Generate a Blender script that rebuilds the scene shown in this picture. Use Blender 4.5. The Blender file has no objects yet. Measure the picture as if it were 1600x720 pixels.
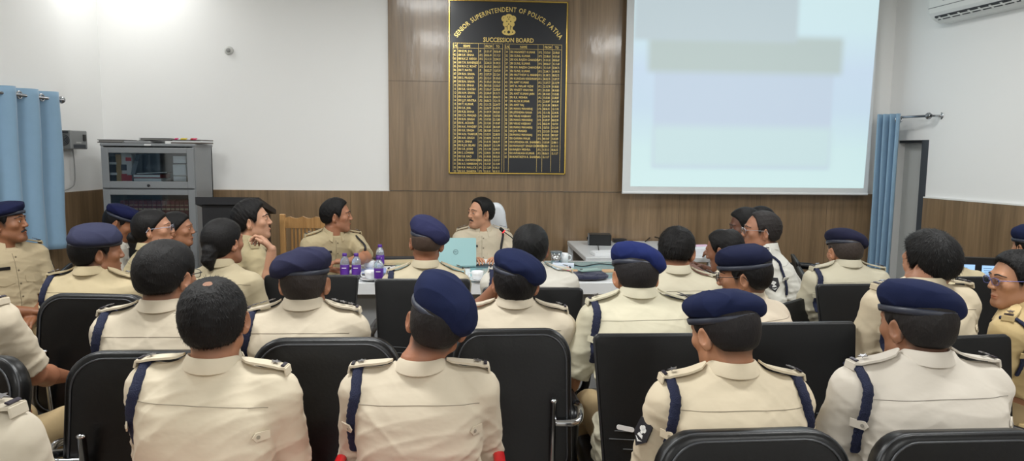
import bpy, math, random
import numpy as np
from mathutils import Vector, Matrix, Euler
from mathutils.bvhtree import BVHTree

# ------------------------------------------------------------------ camera, exposure, light
scn = bpy.context.scene
COL = scn.collection
R = math.radians
FPX, CW, CH = 1110.0, 1600.0, 720.0
CAM = Vector((0.0, 0.0, 1.60))
YAW, PITCH, ROLL = R(3.4), R(6.2), 0.010
cam_d = bpy.data.cameras.new('camera')
cam_d.sensor_width = 36.0
cam_d.lens = FPX / CW * 36.0
cam_d.clip_start = 0.05
cam = bpy.data.objects.new('camera', cam_d)
COL.objects.link(cam)
CR = Matrix.Rotation(-YAW, 3, 'Z') @ Matrix.Rotation(R(90) - PITCH, 3, 'X') @ Matrix.Rotation(ROLL, 3, 'Z')
cam.matrix_world = Matrix.Translation(CAM) @ CR.to_4x4()
scn.camera = cam
vs = scn.view_settings
vs.view_transform = 'Standard'
vs.look = 'None'
vs.gamma = 1.0
vs.use_curve_mapping = False
vs.exposure = 0.17
scn.cycles.max_bounces = 6
scn.cycles.diffuse_bounces = 4
world = bpy.data.worlds.new('world')
scn.world = world
world.use_nodes = True
world.node_tree.nodes['Background'].inputs[0].default_value = (0.9, 0.95, 1.0, 1)
world.node_tree.nodes['Background'].inputs[1].default_value = 0.35

D = 6.8            # distance of the far wall
CEIL = 3.35
LIGHTS = [(-2.9, 6.3, 4), (-0.5, 5.0, 16), (2.4, 5.0, 19), (-2.5, 2.9, 42), (-0.55, 2.4, 44), (2.25, 2.4, 44), (-0.8, -1.3, 46), (2.5, -1.3, 46)]

def at(u, v, y):
    """the point of the room seen at photo pixel (u, v) at distance y down the room"""
    d = CR @ Vector(((u - CW / 2) / FPX, -(v - CH / 2) / FPX, -1.0))
    return CAM + d * (y / d.y)

def at_z(u, v, z):
    d = CR @ Vector(((u - CW / 2) / FPX, -(v - CH / 2) / FPX, -1.0))
    return CAM + d * ((z - CAM.z) / d.z)

# ------------------------------------------------------------------ materials
def srgb(r, g, b):
    f = lambda c: (c / 255 / 12.92) if c / 255 <= 0.04045 else ((c / 255 + 0.055) / 1.055) ** 2.4
    return (f(r), f(g), f(b), 1.0)

MATS = {}
def mat(name, rgb, rough=0.6, metal=0.0, bump=0.0, bscale=40.0, var=0.0, vscale=6.0, coat=0.0, emis=0.0, trans=0.0, alpha=1.0, sheen=0.0, sss=0.0, stretch=(1, 1, 1), attr=None, spec=0.5):
    if name in MATS:
        return MATS[name]
    m = bpy.data.materials.new(name)
    m.use_nodes = True
    nt = m.node_tree
    b = nt.nodes['Principled BSDF']
    col = srgb(*rgb)
    b.inputs['Base Color'].default_value = col
    b.inputs['Roughness'].default_value = rough
    b.inputs['Metallic'].default_value = metal
    b.inputs['Coat Weight'].default_value = coat
    b.inputs['Coat Roughness'].default_value = 0.12
    b.inputs['Specular IOR Level'].default_value = spec
    b.inputs['Transmission Weight'].default_value = trans
    b.inputs['Alpha'].default_value = alpha
    b.inputs['Sheen Weight'].default_value = sheen
    if emis:
        b.inputs['Emission Color'].default_value = col
        b.inputs['Emission Strength'].default_value = emis
    tc = nt.nodes.new('ShaderNodeTexCoord')
    mp = nt.nodes.new('ShaderNodeMapping')
    mp.inputs['Scale'].default_value = stretch
    nt.links.new(tc.outputs['Object'], mp.inputs['Vector'])
    if attr:
        at_ = nt.nodes.new('ShaderNodeAttribute')
        at_.attribute_name = attr
        nt.links.new(at_.outputs['Color'], b.inputs['Base Color'])
    if var:
        n = nt.nodes.new('ShaderNodeTexNoise')
        n.inputs['Scale'].default_value = vscale
        n.inputs['Detail'].default_value = 4
        nt.links.new(mp.outputs[0], n.inputs['Vector'])
        mx = nt.nodes.new('ShaderNodeMix'); mx.data_type = 'RGBA'
        mx.inputs['A'].default_value = tuple(c * (1 - var) for c in col[:3]) + (1,)
        mx.inputs['B'].default_value = tuple(min(1, c * (1 + var)) for c in col[:3]) + (1,)
        nt.links.new(n.outputs['Fac'], mx.inputs['Factor'])
        nt.links.new(mx.outputs['Result'], b.inputs['Base Color'])
    if bump:
        n = nt.nodes.new('ShaderNodeTexNoise')
        n.inputs['Scale'].default_value = bscale
        n.inputs['Detail'].default_value = 3
        nt.links.new(mp.outputs[0], n.inputs['Vector'])
        bp = nt.nodes.new('ShaderNodeBump')
        bp.inputs['Strength'].default_value = bump
        bp.inputs['Distance'].default_value = 0.01
        nt.links.new(n.outputs['Fac'], bp.inputs['Height'])
        nt.links.new(bp.outputs[0], b.inputs['Normal'])
    MATS[name] = m
    return m

def wood_mat(name, dark, light, rough=0.3, coat=0.0, axis='Z', scale=1.0, wavy=0.0):
    if name in MATS:
        return MATS[name]
    m = bpy.data.materials.new(name); m.use_nodes = True
    nt = m.node_tree; b = nt.nodes['Principled BSDF']
    tc = nt.nodes.new('ShaderNodeTexCoord')
    mp = nt.nodes.new('ShaderNodeMapping')
    s = {'Z': (1, 1, 0.05), 'X': (0.05, 1, 1), 'Y': (1, .05, 1)}[axis]
    mp.inputs['Scale'].default_value = tuple(c * scale for c in s)
    nt.links.new(tc.outputs['Object'], mp.inputs['Vector'])
    n1 = nt.nodes.new('ShaderNodeTexNoise'); n1.inputs['Scale'].default_value = 28; n1.inputs['Detail'].default_value = 6
    n1.inputs['Roughness'].default_value = 0.65; n1.inputs['Distortion'].default_value = 0.6
    n2 = nt.nodes.new('ShaderNodeTexNoise'); n2.inputs['Scale'].default_value = 5; n2.inputs['Detail'].default_value = 3; n2.inputs['Distortion'].default_value = 1.5
    nt.links.new(mp.outputs[0], n1.inputs['Vector']); nt.links.new(mp.outputs[0], n2.inputs['Vector'])
    ad = nt.nodes.new('ShaderNodeMath'); ad.operation = 'MULTIPLY_ADD'; ad.inputs[1].default_value = 0.45
    mu = nt.nodes.new('ShaderNodeMath'); mu.operation = 'MULTIPLY'; mu.inputs[1].default_value = 0.6
    nt.links.new(n1.outputs['Fac'], mu.inputs[0])
    nt.links.new(n2.outputs['Fac'], ad.inputs[0]); nt.links.new(mu.outputs[0], ad.inputs[2])
    cr = nt.nodes.new('ShaderNodeValToRGB')
    cr.color_ramp.elements[0].position = 0.36; cr.color_ramp.elements[0].color = srgb(*dark)
    cr.color_ramp.elements[1].position = 0.66; cr.color_ramp.elements[1].color = srgb(*light)
    nt.links.new(ad.outputs[0], cr.inputs['Fac']); nt.links.new(cr.outputs[0], b.inputs['Base Color'])
    b.inputs['Roughness'].default_value = rough
    b.inputs['Coat Weight'].default_value = coat
    b.inputs['Coat Roughness'].default_value = 0.13
    if wavy:
        nb = nt.nodes.new('ShaderNodeTexNoise'); nb.inputs['Scale'].default_value = 3.0; nb.inputs['Detail'].default_value = 5
        mp2 = nt.nodes.new('ShaderNodeMapping'); mp2.inputs['Scale'].default_value = (1, 1, .35)
        nt.links.new(tc.outputs['Object'], mp2.inputs['Vector']); nt.links.new(mp2.outputs[0], nb.inputs['Vector'])
        bpn = nt.nodes.new('ShaderNodeBump'); bpn.inputs['Strength'].default_value = wavy; bpn.inputs['Distance'].default_value = .05
        nt.links.new(nb.outputs['Fac'], bpn.inputs['Height']); nt.links.new(bpn.outputs[0], b.inputs['Coat Normal'])
    MATS[name] = m
    return m

# ------------------------------------------------------------------ scene helpers
def tag(o, label=None, cat=None, group=None, kind=None):
    if label: o['label'] = label
    if cat: o['category'] = cat
    if group: o['group'] = group
    if kind: o['kind'] = kind
    return o

def empty(name, loc=(0, 0, 0), rz=0.0, label=None, cat=None, group=None):
    o = bpy.data.objects.new(name, None)
    COL.objects.link(o)
    o.location = loc
    o.rotation_euler = (0, 0, rz)
    o.empty_display_size = 0.1
    return tag(o, label, cat, group)

def mesh_np(name, V, F, m=None, parent=None, smooth=True):
    """V (n,3), F list of faces or (k,4)/(k,3) array -> one mesh object"""
    me = bpy.data.meshes.new(name)
    if isinstance(F, np.ndarray):
        V = np.asarray(V, dtype=np.float32)
        k = F.shape[1]
        me.vertices.add(len(V)); me.vertices.foreach_set('co', V.ravel())
        me.loops.add(F.size); me.loops.foreach_set('vertex_index', F.ravel().astype(np.int32))
        me.polygons.add(len(F)); me.polygons.foreach_set('loop_start', np.arange(0, F.size, k, dtype=np.int32))
        me.update(calc_edges=True)
    else:
        me.from_pydata([tuple(v) for v in V], [], F)
        me.update()
    if smooth:
        me.polygons.foreach_set('use_smooth', np.ones(len(me.polygons), dtype=bool))
    if m: me.materials.append(m)
    o = bpy.data.objects.new(name, me)
    COL.objects.link(o)
    if parent is not None: o.parent = parent
    return o

class MB:
    """collects simple solids; build() links them as one mesh object"""
    def __init__(s): s.V = []; s.F = []; s.M = None
    def _add(s, V, F):
        n = len(s.V); s.V += [Vector(v) for v in V]; s.F += [tuple(i + n for i in f) for f in F]
        return s
    def box(s, c, d, rot=None, bev=0.0):
        hx, hy, hz = d[0] / 2, d[1] / 2, d[2] / 2
        if bev > 0:
            b = min(bev, hx * .99, hy * .99, hz * .99)
            V = []; 
            for sx in (-1, 1):
                for sy in (-1, 1):
                    for sz in (-1, 1):
                        V += [(sx * hx, sy * (hy - b), sz * (hz - b)), (sx * (hx - b), sy * hy, sz * (hz - b)), (sx * (hx - b), sy * (hy - b), sz * hz)]
            idx = lambda sx, sy, sz, k: ((sx > 0) * 4 + (sy > 0) * 2 + (sz > 0)) * 3 + k
            F = []
            for s1 in (-1, 1):
                q = [idx(s1, -1, -1, 0), idx(s1, 1, -1, 0), idx(s1, 1, 1, 0), idx(s1, -1, 1, 0)]; F.append(q if s1 > 0 else q[::-1])
                q = [idx(-1, s1, -1, 1), idx(1, s1, -1, 1), idx(1, s1, 1, 1), idx(-1, s1, 1, 1)]; F.append(q[::-1] if s1 > 0 else q)
                q = [idx(-1, -1, s1, 2), idx(1, -1, s1, 2), idx(1, 1, s1, 2), idx(-1, 1, s1, 2)]; F.append(q if s1 > 0 else q[::-1])
            for a in (-1, 1):
                for c_ in (-1, 1):
                    q = [idx(a, c_, -1, 0), idx(a, c_, 1, 0), idx(a, c_, 1, 1), idx(a, c_, -1, 1)]; F.append(q[::-1] if a * c_ > 0 else q)
                    q = [idx(a, -1, c_, 0), idx(a, 1, c_, 0), idx(a, 1, c_, 2), idx(a, -1, c_, 2)]; F.append(q if a * c_ > 0 else q[::-1])
                    q = [idx(-1, a, c_, 1), idx(1, a, c_, 1), idx(1, a, c_, 2), idx(-1, a, c_, 2)]; F.append(q[::-1] if a * c_ > 0 else q)
            for sx in (-1, 1):
                for sy in (-1, 1):
                    for sz in (-1, 1):
                        q = [idx(sx, sy, sz, 0), idx(sx, sy, sz, 1), idx(sx, sy, sz, 2)]; F.append(q if sx * sy * sz > 0 else q[::-1])
        else:
            V = [(x, y, z) for x in (-hx, hx) for y in (-hy, hy) for z in (-hz, hz)]
            F = [(0, 1, 3, 2), (4, 6, 7, 5), (0, 4, 5, 1), (2, 3, 7, 6), (0, 2, 6, 4), (1, 5, 7, 3)]
        rm = rot if rot is not None else Matrix.Identity(3)
        return s._add([rm @ Vector(v) + Vector(c) for v in V], F)
    def tube(s, pts, r, seg=10, flat=None, closed=False):
        pts = [Vector(p) for p in pts]; n = len(pts)
        rr = r if isinstance(r, (list, tuple)) else [r] * n
        V = []; up = None
        for i, p in enumerate(pts):
            if closed: t = pts[(i + 1) % n] - pts[i - 1]
            else: t = pts[min(i + 1, n - 1)] - pts[max(i - 1, 0)]
            t.normalize()
            if up is None:
                up = Vector((0, 0, 1)) if abs(t.z) < .9 else Vector((0, 1, 0))
            a = t.cross(up)
            if a.length < 1e-5: a = t.cross(Vector((1, 0, 0)))
            a.normalize(); b_ = a.cross(t); up = b_
            for k in range(seg):
                th = 2 * math.pi * k / seg
                f = (flat or 1.0)
                V.append(p + a * math.cos(th) * rr[i] + b_ * math.sin(th) * rr[i] * f)
        F = []
        m_ = n if closed else n - 1
        for i in range(m_):
            j = (i + 1) % n
            for k in range(seg):
                k2 = (k + 1) % seg
                F.append((i * seg + k, j * seg + k, j * seg + k2, i * seg + k2)[::-1])
        if not closed:
            F.append(tuple(range(seg))[::-1] if False else tuple(range(seg)))
            F.append(tuple((n - 1) * seg + k for k in range(seg))[::-1])
        return s._add(V, F)
    def lathe(s, prof, c=(0, 0, 0), seg=24, rot=None):
        """prof: (radius, z) from bottom to top"""
        V = []; F = []; n = len(prof)
        for r_, z in prof:
            for k in range(seg):
                th = 2 * math.pi * k / seg
                V.append(Vector((r_ * math.cos(th), r_ * math.sin(th), z)))
        for i in range(n - 1):
            for k in range(seg):
                k2 = (k + 1) % seg
                F.append((i * seg + k, i * seg + k2, (i + 1) * seg + k2, (i + 1) * seg + k))
        F.append(tuple(range(seg))[::-1]); F.append(tuple((n - 1) * seg + k for k in range(seg)))
        rm = rot if rot is not None else Matrix.Identity(3)
        return s._add([rm @ v + Vector(c) for v in V], F)
    def prism(s, poly, th, M4):
        """2-D outline (x, y) extruded along local z by th, placed by a 4x4 matrix"""
        n = len(poly)
        V = [M4 @ Vector((x, y, 0)) for x, y in poly] + [M4 @ Vector((x, y, th)) for x, y in poly]
        F = [tuple(range(n))[::-1], tuple(range(n, 2 * n))] + [(i, (i + 1) % n, n + (i + 1) % n, n + i) for i in range(n)]
        return s._add(V, F)
    def build(s, name, m, parent=None, smooth=False, auto=None):
        o = mesh_np(name, s.V, s.F, m, parent, smooth)
        if auto is not None:
            sharp(o, auto)
        return o

def sharp(o, ang=35):
    me = o.data
    me.polygons.foreach_set('use_smooth', np.ones(len(me.polygons), dtype=bool))
    try: me.set_sharp_from_angle(angle=R(ang))
    except Exception: pass

def rrect(w, h, r, seg=6, rb=None):
    """rounded rectangle outline, centred; rb = radius of the bottom corners"""
    pts = []
    rb = r if rb is None else rb
    for cx, cy, a0, q in ((w / 2 - r, h / 2 - r, 0, r), (-w / 2 + r, h / 2 - r, 90, r), (-w / 2 + rb, -h / 2 + rb, 180, rb), (w / 2 - rb, -h / 2 + rb, 270, rb)):
        for k in range(seg + 1):
            a = R(a0 + 90 * k / seg)
            pts.append((cx + q * math.cos(a), cy + q * math.sin(a)))
    return pts

def struct(o):
    o['kind'] = 'structure'; return o

def spline(pts, n=8):
    """Catmull-Rom through the points"""
    P = [Vector(p) for p in pts]; P = [P[0] * 2 - P[1]] + P + [P[-1] * 2 - P[-2]]
    out = []
    for i in range(1, len(P) - 2):
        for k in range(n):
            t = k / n
            out.append(0.5 * ((2 * P[i]) + (P[i + 1] - P[i - 1]) * t + (2 * P[i - 1] - 5 * P[i] + 4 * P[i + 1] - P[i + 2]) * t * t + (3 * P[i] - P[i - 1] - 3 * P[i + 1] + P[i + 2]) * t ** 3))
    out.append(P[-2]); return out

def copy_tree(o, parent=None):
    c = o.copy(); COL.objects.link(c)
    if parent is not None: c.parent = parent
    for ch in list(o.children): copy_tree(ch, c)
    return c

# ------------------------------------------------------------------ distance fields -> smooth meshes
def smin(a, b, k):
    h = np.maximum(k - np.abs(a - b), 0) / k
    return np.minimum(a, b) - h * h * k * 0.25

def f_ell(c, r, Rm=None):
    c = np.array(c, np.float32); r = np.array(r, np.float32)
    M = None if Rm is None else np.array(Rm, np.float32)
    def f(P):
        q = P - c
        if M is not None: q = q @ M
        k0 = np.sqrt(((q / r) ** 2).sum(1)); k1 = np.sqrt(((q / (r * r)) ** 2).sum(1)) + 1e-9
        return k0 * (k0 - 1) / k1
    return f, c, float(r.max())

def f_cone(a, b, ra, rb):
    a = np.array(a, np.float32); b = np.array(b, np.float32); ba = b - a; l2 = float(ba @ ba) + 1e-12
    def f(P):
        q = P - a
        t = np.clip(q @ ba / l2, 0, 1)
        return np.sqrt(((q - t[:, None] * ba) ** 2).sum(1)) - (ra + (rb - ra) * t)
    return f, (a + b) / 2, float(math.sqrt(l2) / 2 + max(ra, rb))

class Field:
    def __init__(s): s.ops = []
    def U(s, prim, k=0.02): s.ops.append(('u',) + prim + (k,)); return s
    def S(s, prim, k=0.01): s.ops.append(('s',) + prim + (k,)); return s
    def __call__(s, P):
        d = np.full(len(P), 10.0, np.float32)
        for kind, f, c, r, k in s.ops:
            m = np.nonzero(((P - c) ** 2).sum(1) < (r + 0.07) ** 2)[0]
            if len(m) == 0: continue
            v = f(P[m])
            if kind == 'u': d[m] = smin(d[m], v, k)
            else: d[m] = -smin(-d[m], v, k)
        return d

OFF = [(0, 0, 0), (1, 0, 0), (0, 1, 0), (1, 1, 0), (0, 0, 1), (1, 0, 1), (0, 1, 1), (1, 1, 1)]
EDG = [(0, 1), (2, 3), (4, 5), (6, 7), (0, 2), (1, 3), (4, 6), (5, 7), (0, 4), (1, 5), (2, 6), (3, 7)]
def polygonise(f, lo, hi, h, slack=1.0):
    lo = np.array(lo, float); hi = np.array(hi, float)
    H = 4 * h
    nc = np.ceil((hi - lo) / H).astype(int) + 1
    g = np.stack(np.meshgrid(*[np.arange(n) for n in nc], indexing='ij'), -1).reshape(-1, 3)
    dc = f((lo + (g + .5) * H).astype(np.float32)).reshape(nc)
    act = np.abs(dc) < (H * 0.87 + h) * 1.25 * slack
    V = np.repeat(np.repeat(np.repeat(np.where(dc < 0, -1.0, 1.0).astype(np.float32), 4, 0), 4, 1), 4, 2)
    A = np.argwhere(act)
    if len(A) == 0: return np.zeros((0, 3)), np.zeros((0, 4), int)
    sub = np.stack(np.meshgrid(*[np.arange(4)] * 3, indexing='ij'), -1).reshape(-1, 3)
    I = (A[:, None, :] * 4 + sub[None]).reshape(-1, 3)
    V[I[:, 0], I[:, 1], I[:, 2]] = f((lo + (I + .5) * h).astype(np.float32))
    S = V < 0
    n = S.shape
    cnt = np.zeros((n[0] - 1, n[1] - 1, n[2] - 1), np.int8)
    for o in OFF: cnt += S[o[0]:n[0] - 1 + o[0], o[1]:n[1] - 1 + o[1], o[2]:n[2] - 1 + o[2]]
    C = np.argwhere((cnt > 0) & (cnt < 8))
    vals = [V[C[:, 0] + o[0], C[:, 1] + o[1], C[:, 2] + o[2]] for o in OFF]
    acc = np.zeros((len(C), 3)); num = np.zeros(len(C))
    for a, b in EDG:
        va, vb = vals[a], vals[b]
        m = (va < 0) != (vb < 0)
        t = np.where(m, va / np.where(m, va - vb, 1), 0)
        p = np.array(OFF[a])[None] + t[:, None] * (np.array(OFF[b]) - np.array(OFF[a]))[None]
        acc += p * m[:, None]; num += m
    verts = lo + (C + acc / num[:, None] + .5) * h
    ID = np.full(cnt.shape, -1, np.int32); ID[C[:, 0], C[:, 1], C[:, 2]] = np.arange(len(C))
    faces = []
    for ax in range(3):
        b1, b2 = (ax + 1) % 3, (ax + 2) % 3
        sl0 = [slice(None)] * 3; sl1 = [slice(None)] * 3
        sl0[ax] = slice(0, n[ax] - 1); sl1[ax] = slice(1, n[ax])
        s0 = S[tuple(sl0)]; s1 = S[tuple(sl1)]
        E = np.argwhere(s0 != s1)
        E = E[(E[:, b1] > 0) & (E[:, b2] > 0) & (E[:, b1] < n[b1] - 1) & (E[:, b2] < n[b2] - 1)]
        ins = s0[E[:, 0], E[:, 1], E[:, 2]]
        q = []
        for d1, d2 in ((-1, -1), (0, -1), (0, 0), (-1, 0)):
            c = E.copy(); c[:, b1] += d1; c[:, b2] += d2
            q.append(ID[c[:, 0], c[:, 1], c[:, 2]])
        q = np.stack(q, 1)
        q[~ins] = q[~ins][:, ::-1]
        faces.append(q)
    F = np.concatenate(faces)
    F = F[(F >= 0).all(1)]
    # pull onto the surface
    v = verts.astype(np.float32); e = h * 0.5
    d0 = f(v)
    G = np.stack([f(v + np.array(dv, np.float32) * e) - d0 for dv in ((1, 0, 0), (0, 1, 0), (0, 0, 1))], 1) / e
    L = (G ** 2).sum(1)
    st = np.clip(d0 / np.maximum(L, .3), -h, h)
    verts = v - G * st[:, None] * (np.abs(d0) < 1)[:, None]
    return verts, F

class Folds:
    """low folds of cloth: a few warped sine ridges"""
    def __init__(s, seed, n=7, amp=0.003, kmin=25, kmax=70, horiz=0.6):
        r = np.random.RandomState(seed); s.t = []
        for i in range(n):
            d = r.randn(3); d[2] += np.sign(d[2]) * horiz * 2; d /= np.linalg.norm(d)
            s.t.append((d * r.uniform(kmin, kmax), r.uniform(0, 6.28), r.randn(3) * 9, r.uniform(0, 6.28), amp * r.uniform(.4, 1)))
    def __call__(s, P):
        out = np.zeros(len(P), np.float32)
        for k, ph, w, p2, a in s.t:
            g = np.sin(P @ w.astype(np.float32) + p2)
            x = np.sin(P @ k.astype(np.float32) + ph + 1.6 * g)
            out += a * (1 - np.abs(x)) ** 2 * np.clip(g + .4, 0, 1)
        return out

# ------------------------------------------------------------------ people
def smooth_table(xs, ys):
    X = np.linspace(xs[0], xs[-1], 160); Y = np.interp(X, xs, ys)
    k = np.hanning(15); k /= k.sum()
    Y = np.convolve(np.pad(Y, 7, mode='edge'), k, 'valid')
    return X, Y
TS = [-0.22, 0.0, 0.15, 0.35, 0.6, 0.78, 0.88, 0.94, 1.0, 1.06]
TW = smooth_table(TS, [.175, .185, .172, .163, .178, .186, .168, .115, .064, .056])
TD = smooth_table(TS, [.125, .13, .122, .118, .122, .112, .094, .078, .060, .055])
TWF = smooth_table(TS, [.185, .185, .155, .140, .158, .160, .142, .098, .052, .046])

class Pose: pass

def torso_prim(p, off, wmul=1.0):
    tw = TWF if p.female else TW
    def f(P):
        s = (P[:, 2] - p.zh) / (p.zN - p.zh)
        w = np.interp(s, *tw) * p.bulk * wmul + off; dd = np.interp(s, *TD) * (0.5 + 0.5 * p.bulk) + off
        sc = np.clip(s, 0, 1.1)
        x = P[:, 0] - p.sx * sc; y = P[:, 1] - (p.lean * sc ** 1.15 - p.slouch * np.sin(np.pi * np.clip(s, 0, 1)))
        n = 2.35
        q = ((np.abs(x) / w) ** n + (np.abs(y) / dd) ** n) ** (1 / n)
        d = (q - 1) * np.minimum(w, dd) * 0.9
        return np.maximum(np.maximum(d, P[:, 2] - (p.zN + .05 + off)), (p.zh - .09) - P[:, 2])
    c = np.array((p.sx / 2, p.lean / 2, (p.zh + p.zN) / 2), np.float32)
    return f, c, .60

def hand_prims(W, d, n, s, curl=(25, 35, 25), sc=1.0):
    """five fingers and a palm; s = +1 right hand"""
    d = Vector(d).normalized(); n = Vector(n); n = (n - d * n.dot(d)).normalized()
    t = n.cross(d) * (-s)
    W = Vector(W); out = []
    for o in (-.026, 0, .024):
        out.append(f_cone(W + d * .012 + t * o * .6, W + d * .082 + t * o, .016 * sc, .0145 * sc))
    for k, (o, L, r) in enumerate(((.031, .070, .0086), (.0105, .078, .0088), (-.0105, .073, .0084), (-.030, .058, .0076))):
        p = W + d * .086 + t * o; a = 0.0; spread = t * o * 1.2
        dirv = (d + spread).normalized()
        for j, fr in enumerate((.44, .31, .25)):
            a += R(curl[j] * (1 + .12 * k))
            v = dirv * math.cos(a) + n * math.sin(a)
            q = p + v * L * fr
            out.append(f_cone(p, q, r * (1 - .1 * j) * sc, r * (.9 - .1 * j) * sc)); p = q
    p = W + d * .022 + t * .024; v = (t * .75 + d * .75 + n * .25).normalized()
    q = p + v * .04; out.append(f_cone(p, q, .0135 * sc, .0105 * sc))
    v2 = (t * .25 + d * .95 + n * .3).normalized()
    out.append(f_cone(q, q + v2 * .032, .0105 * sc, .0078 * sc))
    return out

def head_ops(Fd, HC, Rh, sc, female, jaw=1.0, ear=1.0):
    """adds head primitives given in head space (y = nose, z = up)"""
    Mi = np.array(Rh, np.float32)          # columns are head axes
    def T(c): return HC + Rh @ (Vector(c) * sc)
    def E(c, r, rot=None):
        M = Rh if rot is None else Rh @ rot
        return f_ell(T(c), [x * sc for x in r], np.array(M))
    def Cn(a, b, ra, rb): return f_cone(T(a), T(b), ra * sc, rb * sc)
    fw = .93 if female else 1.0
    U, S = Fd.U, Fd.S
    U(E((0, -.012, .026), (.0735, .095, .085)), .02)
    U(E((0, -.045, -.005), (.064, .056, .066)), .03)
    U(E((0, .022, -.022), (.065 * fw, .069, .084)), .03)
    U(E((0, .036, -.074), (.050 * jaw * fw, .050, .044)), .03)
    U(Cn((-.012, .077, -.102), (.012, .077, -.102), .0155, .0155), .02)
    for s in (-1, 1):
        U(Cn((s * .054 * jaw * fw, .0, -.068), (s * .024, .066, -.100), .014, .013), .03)
        U(E((s * .044, .060, -.022), (.020, .020, .018)), .02)
    U(Cn((-.033, .080, .021), (.033, .080, .021), .0115, .0115), .016)
    U(Cn((0, .088, .012), (0, .105, -.026), .0072, .0100), .010)
    for s in (-1, 1):
        U(E((s * .0115, .098, -.030), (.0085, .011, .0075)), .006)
        S(E((s * .032, .097, .003), (.017, .013, .0100)), .010)
        U(E((s * .031, .0775, .002), (.0150, .0138, .0132)), .003)
        S(E((s * .031, .0925, .0012), (.0115, .0100, .0033)), .002)
    lip = .0068 if female else .0058
    U(Cn((-.018, .0885, -.0655), (0, .0935, -.0640), .0042, lip), .005)
    U(Cn((.018, .0885, -.0655), (0, .0935, -.0640), .0042, lip), .005)
    U(Cn((-.015, .0875, -.0745), (.015, .0875, -.0745), .0060, .0060), .005)
    S(Cn((-.023, .0925, -.0697), (.023, .0925, -.0697), .0016, .0016), .003)
    for s in (-1, 1):
        rt = Matrix.Rotation(-s * R(38), 3, 'Z') @ Matrix.Rotation(R(-8), 3, 'X')
        e = ear
        U(E((s * .0825, -.012, -.014), (.0075, .0205 * e, .0330 * e), rt), .006)
        U(E((s * .0775, -.004, -.038), (.0080, .0100, .0125)), .006)
        S(E((s * .0915, -.009, -.010), (.0060, .0110 * e, .0200 * e), rt), .004)

def region_mask(q, sc, low=0.0, front=0.0, female=False):
    """positive where hair must not grow (head space)"""
    y = q[:, 1] / sc; z = q[:, 2] / sc; x = np.abs(q[:, 0]) / sc
    if female:
        xs = [-.13, -.05, -.02, .0, .02, .04, .06, .08, .11]; ys = [-.10, -.09, -.055, -.02, .005, .03, .052, .074, .085]
    else:
        xs = [-.13, -.05, -.032, -.020, .0, .012, .02, .034, .044, .06, .08, .11]
        ys = [-.068, -.060, -.043, -.012, .016, .004, -.014, .000, .048, .074, .088, .104]
    zm = np.interp(y, xs, ys) + low * (y < 0) + front * (y > .03)
    return (zm - z) * sc * .8

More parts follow.
